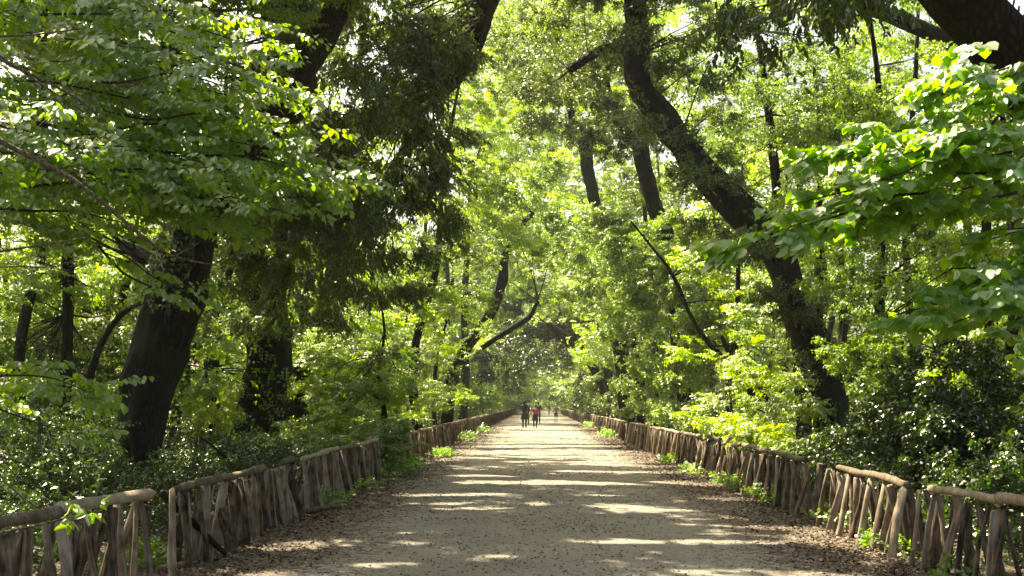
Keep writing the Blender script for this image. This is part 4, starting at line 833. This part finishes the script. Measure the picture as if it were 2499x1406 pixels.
bough_tree('linden_tree', 'near linden with broad heart-shaped leaves reaching in from the right', ([np.array([4.6, 8.2, -.3]), np.array([4.55, 8.1, 1.5]), np.array([4.3, 8.0, 4]), np.array([4.1, 7.8, 7])], [.14, .12, .09, .05]), tiers, 'linden', .074, .27, 72, .10, .28, shape='cord', rad=.012)

# ------------------------------------------------------------------ bushes and undergrowth
def bush(name, label, blobs, mat, kind, leaf, size, seed, shape='quad', wr=.5, dens=1.):
    t = thing(name, label, 'bush'); 
    c = np.mean([b[0] for b in blobs], 0); a = np.array([c[0], c[1], .1])
    crown(t, blobs, mat, kind, leaf, size, seed, shape, wr, 'foliage', dens, anchors=[a, a + [0.2, 0, .3], a + [-.2, .1, .5]], twig=.008, do_cull='fence')
bush('ivy_bush', 'tall dark ivy-smothered bush behind the nearest right fence', [B(2300, 930, 17.5, .75, .6, 170), B(2260, 1060, 17, .8, .5, 170), B(2390, 1080, 16, .8, .6, 170), B(2350, 1180, 15, .8, .3, 110), B(2450, 1180, 14, .6, .35, 80), B(2180, 1150, 19, .7, .35, 90)], 'dark', 'tuft', .07, .34, 901, 'quad', .6)
bush('laurel_bush', 'dark glossy bush in the gap between the two right fences', [B(2050, 1120, 21, .6, .35, 110), B(2110, 1060, 22, .7, .5, 120), B(1990, 1170, 20, .45, .25, 70)], 'dark', 'tuft', .065, .32, 902)
bush('hazel_bush', 'bright green bush behind the kinked rail of the right fence', [B(1880, 1080, 25, .8, .45, 150), B(1800, 1070, 28, .8, .35, 110), B(1940, 1110, 23, .5, .35, 80)], 'maple', 'flat', .075, .34, 903)
bush('holm_bush', 'grey-green bush leaning on the crowded right fence bay', [B(1700, 1010, 38, 1.1, .5, 150), B(1640, 1010, 43, 1.1, .5, 130), B(1580, 1000, 50, 1.1, .5, 120)], 'holm_pale', 'tuft', .08, .4, 904)
bush('holm_bush', 'dark bush bulging over the far right fence where the rail is broken', [B(1480, 1000, 74, 1.0, .7, 110), B(1440, 1005, 88, 1.0, .5, 70), B(1520, 990, 62, 1.1, .7, 110)], 'holm', 'tuft', .10, .45, 905)
bush('butchers_broom', 'low dark glossy bush left of the leaning oak behind the nearest rail', [B(60, 1150, 15, .9, .35, 190), B(130, 1180, 15, .75, .3, 190), B(190, 1130, 18, .55, .4, 120), B(90, 1060, 19, 1.0, .4, 150), B(160, 1250, 13, .5, .15, 70)], 'dark', 'tuft', .042, .27, 906, dens=1.2)
bush('butchers_broom', 'low dark bush right of the leaning oak behind the straight rail', [B(530, 1120, 21, .7, .3, 150), B(590, 1100, 23, .8, .3, 130), B(500, 1190, 17, .5, .25, 110), B(620, 1110, 24, .7, .3, 100)], 'dark', 'tuft', .05, .28, 907)
bush('elder_bush', 'fresh green bush pushing through the leafy gap of the left fence', [B(935, 1050, 28, .35, .35, 70), B(925, 1095, 27.5, .25, .25, 45), B(860, 1030, 29, .7, .4, 80)], 'mid', 'flat', .085, .36, 908)
bush('elder_bush', 'soft green bush behind the tight upright left fence', [B(760, 1070, 27, .8, .35, 100), B(830, 1060, 28, .7, .35, 90), B(700, 1100, 25, .7, .25, 70)], 'mid', 'flat', .075, .34, 909)
bush('maple_bush', 'yellow-green bush behind the long far left fence', [B(1050, 975, 50, .8, .5, 100), B(1110, 975, 62, .8, .5, 90), B(980, 1000, 42, .8, .45, 90)], 'maple', 'flat', .10, .42, 910)

def undergrowth(side, seed, label):
    rng = np.random.default_rng(seed); n = 3700
    y = 8 * np.exp(rng.random(n) * math.log(75 / 8)); x = side * (4.25 + rng.random(n) ** 1.2 * (4 + y * .28))
    hgt = .22 + .33 * (noise(x * .6, y * .6, 0, seed) + 1) * np.clip((np.abs(x) - 4) / 2.5, .25, 1.4)
    hgt = np.where((x < 0) & (np.abs(x / y + .315) < .03) & (y < 25), .16, hgt)
    z = hgt * rng.random(n) ** .6 
    pos = np.stack([x, y, z + .05], 1); sc_ = .26 * (1 + y / 60)
    out = sprays(pos, rng.uniform(0, 6.28, n), rng.normal(.35, .4, n), rng.normal(0, .4, n), sc_, .052 * (1 + y / 28), 'tuft', rng, .42)
    p, d, nn, L, col = cat(out); me = leaves_mesh('undergrowth', p, d, nn, L, col, M['dark'], 'quad', .5, do_cull='fence')
    k = link('undergrowth', me, kind='stuff'); tag(k, label, 'undergrowth', kind='stuff')
undergrowth(-1, 921, 'dark low undergrowth covering the wood floor behind the left fences')
undergrowth(1, 922, 'dark low undergrowth covering the wood floor behind the right fences')
def weeds():
    rng = np.random.default_rng(931); pos = []
    for side, x0, y, w, n in [(1, 3.85, 13.5, 1.0, 34), (1, 3.9, 16.2, .8, 24), (1, 3.8, 20, 1.4, 40), (1, 3.75, 23.5, 1.4, 46), (1, 3.7, 28.5, 1.0, 40), (1, 3.6, 33, 1.2, 22), (1, 3.9, 11, .6, 14), (1, 3.5, 60, 4, 60), (1, 3.5, 85, 6, 60), (-1, -3.2, 27.3, 1.1, 90), (-1, -3.15, 30.3, .8, 60), (-1, -3.3, 23, 1.0, 22), (-1, -2.85, 37, 1.0, 70), (-1, -3.1, 55, 3, 60), (-1, -3.1, 70, 4, 70), (-1, -3.9, 12.2, .6, 60), (-1, -3.3, 19.5, .5, 20), (1, 4.4, 17, .7, 60)]:
        pos.append(np.stack([x0 + rng.normal(0, .13, n), y + rng.normal(0, w * .5, n), rng.uniform(.02, .13, n)], 1))
    pos = np.concatenate(pos); n = len(pos); s = 1 + pos[:, 1] / 60
    out = sprays(pos, rng.uniform(0, 6.28, n), rng.normal(.7, .35, n), rng.normal(0, .4, n), .15 * s, .05 * s, 'flat', rng, .4)
    me = leaves_mesh('weeds', *cat(out), M['weed'], 'quad', .6, do_cull=False); tag(link('weeds', me), 'fresh green weeds growing at the feet of the fences', 'weeds', kind='stuff')
weeds()

# ------------------------------------------------------------------ people
def skinned(name, pts, edges, rad, mat, parent, sub=2, root=0):
    me = bpy.data.meshes.new(name); me.from_pydata([tuple(p) for p in pts], edges, []); me.update()
    o = bpy.data.objects.new(name, me); C.objects.link(o); o.parent = parent; me.materials.append(mat)
    md = o.modifiers.new('skin', 'SKIN'); md.use_smooth_shade = True
    for i, v in enumerate(me.skin_vertices[0].data):
        v.radius = (rad[i][0], rad[i][1]) if isinstance(rad[i], tuple) else (rad[i], rad[i]); v.use_root = (i == root)
    s = o.modifiers.new('subd', 'SUBSURF'); s.levels = sub; s.render_levels = sub
    return o
PM = {}
def pm(n, c):
    if n not in PM: PM[n] = plain(n, c)
    return PM[n]
def person(label, px, feet, h, D=None, top=None, legs=None, hair=(.02, .015, .01), skin=(.45, .27, .19), stride=.14, skirt=None, shorts=False, longsleeve=False, fat=1., arms='down', hairlong=False, towards=False):
    D = D or F * EYE / (feet - VY); x = (px - VX) * D / F; s = h / 1.72
    t = thing('person', label, 'person', None, (x, D, .03))
    f = -1 if towards else 1; t.scale = (s, s * f, s); t.rotation_euler.z = 0
    sk = pm('skin_%d' % int(skin[0] * 100), skin); tp = pm('cloth_%d_%d_%d' % tuple(int(c * 100) for c in top), top); lg = pm('cloth_%d_%d_%d' % tuple(int(c * 100) for c in legs), legs); hr = pm('hair_%d' % int(hair[0] * 100), hair)
    st = stride
    P = [(0, 0, .93), (0, 0, 1.12), (0, .01, 1.33), (0, .01, 1.43), (0, 0, 1.50), (0, .02, 1.58), (0, .02, 1.68)]
    R = [(.13 * fat, .10 * fat), (.115 * fat, .09 * fat), (.15 * fat, .10), (.07, .06), (.05, .05), (.078, .092), (.06, .07)]
    E = [(0, 1), (1, 2), (2, 3), (3, 4), (4, 5), (5, 6)]
    def chain(a, pts, rs):
        prev = a
        for p, r in zip(pts, rs): P.append(p); R.append(r); E.append((prev, len(P) - 1)); prev = len(P) - 1
    for sd in (-1, 1):
        fy = st * sd
        chain(0, [(sd * .09, 0, .86), (sd * .095, fy * .55 + .03, .50), (sd * .09, fy - (.08 if fy < 0 else 0), .10), (sd * .095, fy + .10, .035)], [.085 * fat, .058, .04, .035])
    armp = {}
    for sd in (-1, 1):
        if arms == 'bent' and sd == 1: e, w = (sd * .26, .02, 1.10), (sd * .22, .22, 1.16)
        elif arms == 'up' and sd == -1: e, w = (sd * .30, .05, 1.15), (sd * .17, .16, 1.38)
        elif arms == 'run': e, w = (sd * .27, -.06 + .05 * sd, 1.10), (sd * .22, .18, 1.08)
        else: e, w = (sd * .25, -sd * st * .5, 1.13), (sd * .26, -sd * st * .9 + .06, .90)
        armp[sd] = (e, w)
        hd = (w[0], w[1] + .03, w[2] - .07 if arms not in ('bent', 'run', 'up') else w[2] + .03)
        chain(2, [(sd * .18, 0, 1.38), e, w, hd], [.055, .042, .03, .028])
    skinned('body', P, E, R, sk, t)
    # shirt
    P2 = [(0, 0, .82), (0, 0, 1.12), (0, .01, 1.33), (0, .01, 1.44)]; R2 = [(.155 * fat, .125 * fat), (.14 * fat, .11 * fat), (.172 * fat, .118), (.08, .07)]; E2 = [(0, 1), (1, 2), (2, 3)]
    for sd in (-1, 1):
        e, w = armp[sd]; b = len(P2); P2 += [(sd * .185, 0, 1.385), tuple(np.array(e) * .8 + np.array((sd * .185, 0, 1.385)) * .2) if not longsleeve else e]; R2 += [.066, .058]; E2 += [(2, b), (b, b + 1)]
        if longsleeve: P2.append(w); R2.append(.042); E2.append((b + 1, b + 2))
    skinned('shirt', P2, E2, R2, tp, t)
    # legs
    P3 = [(0, 0, 1.03), (0, 0, .86)]; R3 = [(.145 * fat, .12 * fat), (.15 * fat, .125 * fat)]; E3 = [(0, 1)]
    for sd in (-1, 1):
        fy = st * sd; b = len(P3); P3 += [(sd * .09, 0, .80), (sd * .095, fy * .55 + .03, .52)]; R3 += [.098 * fat, .072]; E3 += [(1, b), (b, b + 1)]
        if not shorts: P3.append((sd * .09, fy - (.08 if fy < 0 else 0), .06)); R3.append(.052); E3.append((b + 1, b + 2))
    skinned('shorts' if shorts else 'trousers', P3, E3, R3, lg, t)
    for sd in (-1, 1):
        fy = st * sd; skinned('shoe', [(sd * .092, fy - .05, .05), (sd * .095, fy + .05, .045), (sd * .095, fy + .15, .035)], [(0, 1), (1, 2)], [.045, .045, .033], pm('shoe_dark', (.04, .04, .045)), t, 1)
    hp = [(0, -.01, 1.72), (0, -.035, 1.63), (0, -.03, 1.54)]; hr_ = [(.075, .085), (.09, .085), (.065, .05)]
    if hairlong: hp.append((0, -.06, 1.40)); hr_.append((.075, .035))
    skinned('hair', hp, [(i, i + 1) for i in range(len(hp) - 1)], hr_, hr, t)
    if skirt:
        g = Geo(); n = 20; V = []
        for z, r in ((1.02, .145), (.92, .18), (.72, .22), (.56, .25)):
            for k in range(n): a = k / n * 6.283; V.append(((r + .015 * math.sin(a * 6) * (1.02 - z)) * math.cos(a), (r * .8) * math.sin(a), z + .02 * math.sin(a * 3)))
        g.add(V, [[j * n + k, j * n + (k + 1) % n, (j + 1) * n + (k + 1) % n, (j + 1) * n + k] for j in range(3) for k in range(n)])
        link('skirt', g.mesh('skirt', pm('skirt_black', skirt)), t)
    return t
blk = (.012, .012, .014)
person('large walker all in black with long dark hair, the nearest of the walkers', 1280, 1046.5, 1.80, None, blk, blk, skirt=blk, fat=1.35, hairlong=True, longsleeve=True, arms='up', stride=.06)
person('shorter walker in a red top and black skirt beside the one in black', 1306, 1046, 1.52, None, (.36, .05, .07), blk, skirt=blk, fat=1.05, stride=.07, hair=(.05, .025, .015))
person('man in a dark top and dark trousers walking just behind the red top', 1314, 1036, 1.72, None, (.03, .03, .04), (.03, .025, .03), arms='bent', stride=.14, longsleeve=True)
person('partly hidden walker in dark red behind the walker in black', 1287, 1039, 1.50, None, (.12, .03, .03), (.06, .03, .03), stride=.12)
person('walker in a grey tee shirt and dark shorts near the right fence', 1357, 1033, 1.52, None, (.22, .23, .27), (.02, .02, .025), shorts=True, stride=.1, hair=(.35, .2, .13), skin=(.5, .3, .22))
person('walker in a dark tee shirt and white trousers farther off', 1340, 1014, 1.52, None, (.04, .05, .09), (.45, .45, .45), stride=.14, arms='bent')
person('distant walker in a black top against the bright vista', 1327, 1003, 1.62, 262, (.02, .02, .03), (.3, .3, .3), stride=.12)
person('distant walker in white, left of the group', 1298, 1003, 1.6, 235, (.7, .68, .65), (.2, .12, .12), stride=.12, skin=(.55, .34, .25))
person('small distant walker in a pale top between the others', 1319, 1004, 1.6, 245, (.6, .5, .5), (.12, .12, .14), stride=.12)
person('small distant walker in blue behind the black one', 1292, 1003, 1.6, 270, (.1, .13, .25), (.05, .05, .06), stride=.12)
print('LEAVES', NLEAF, 'polys', sum(len(m.polygons) for m in bpy.data.meshes), 'tris', sum(len(p.loop_triangles) for p in ()))
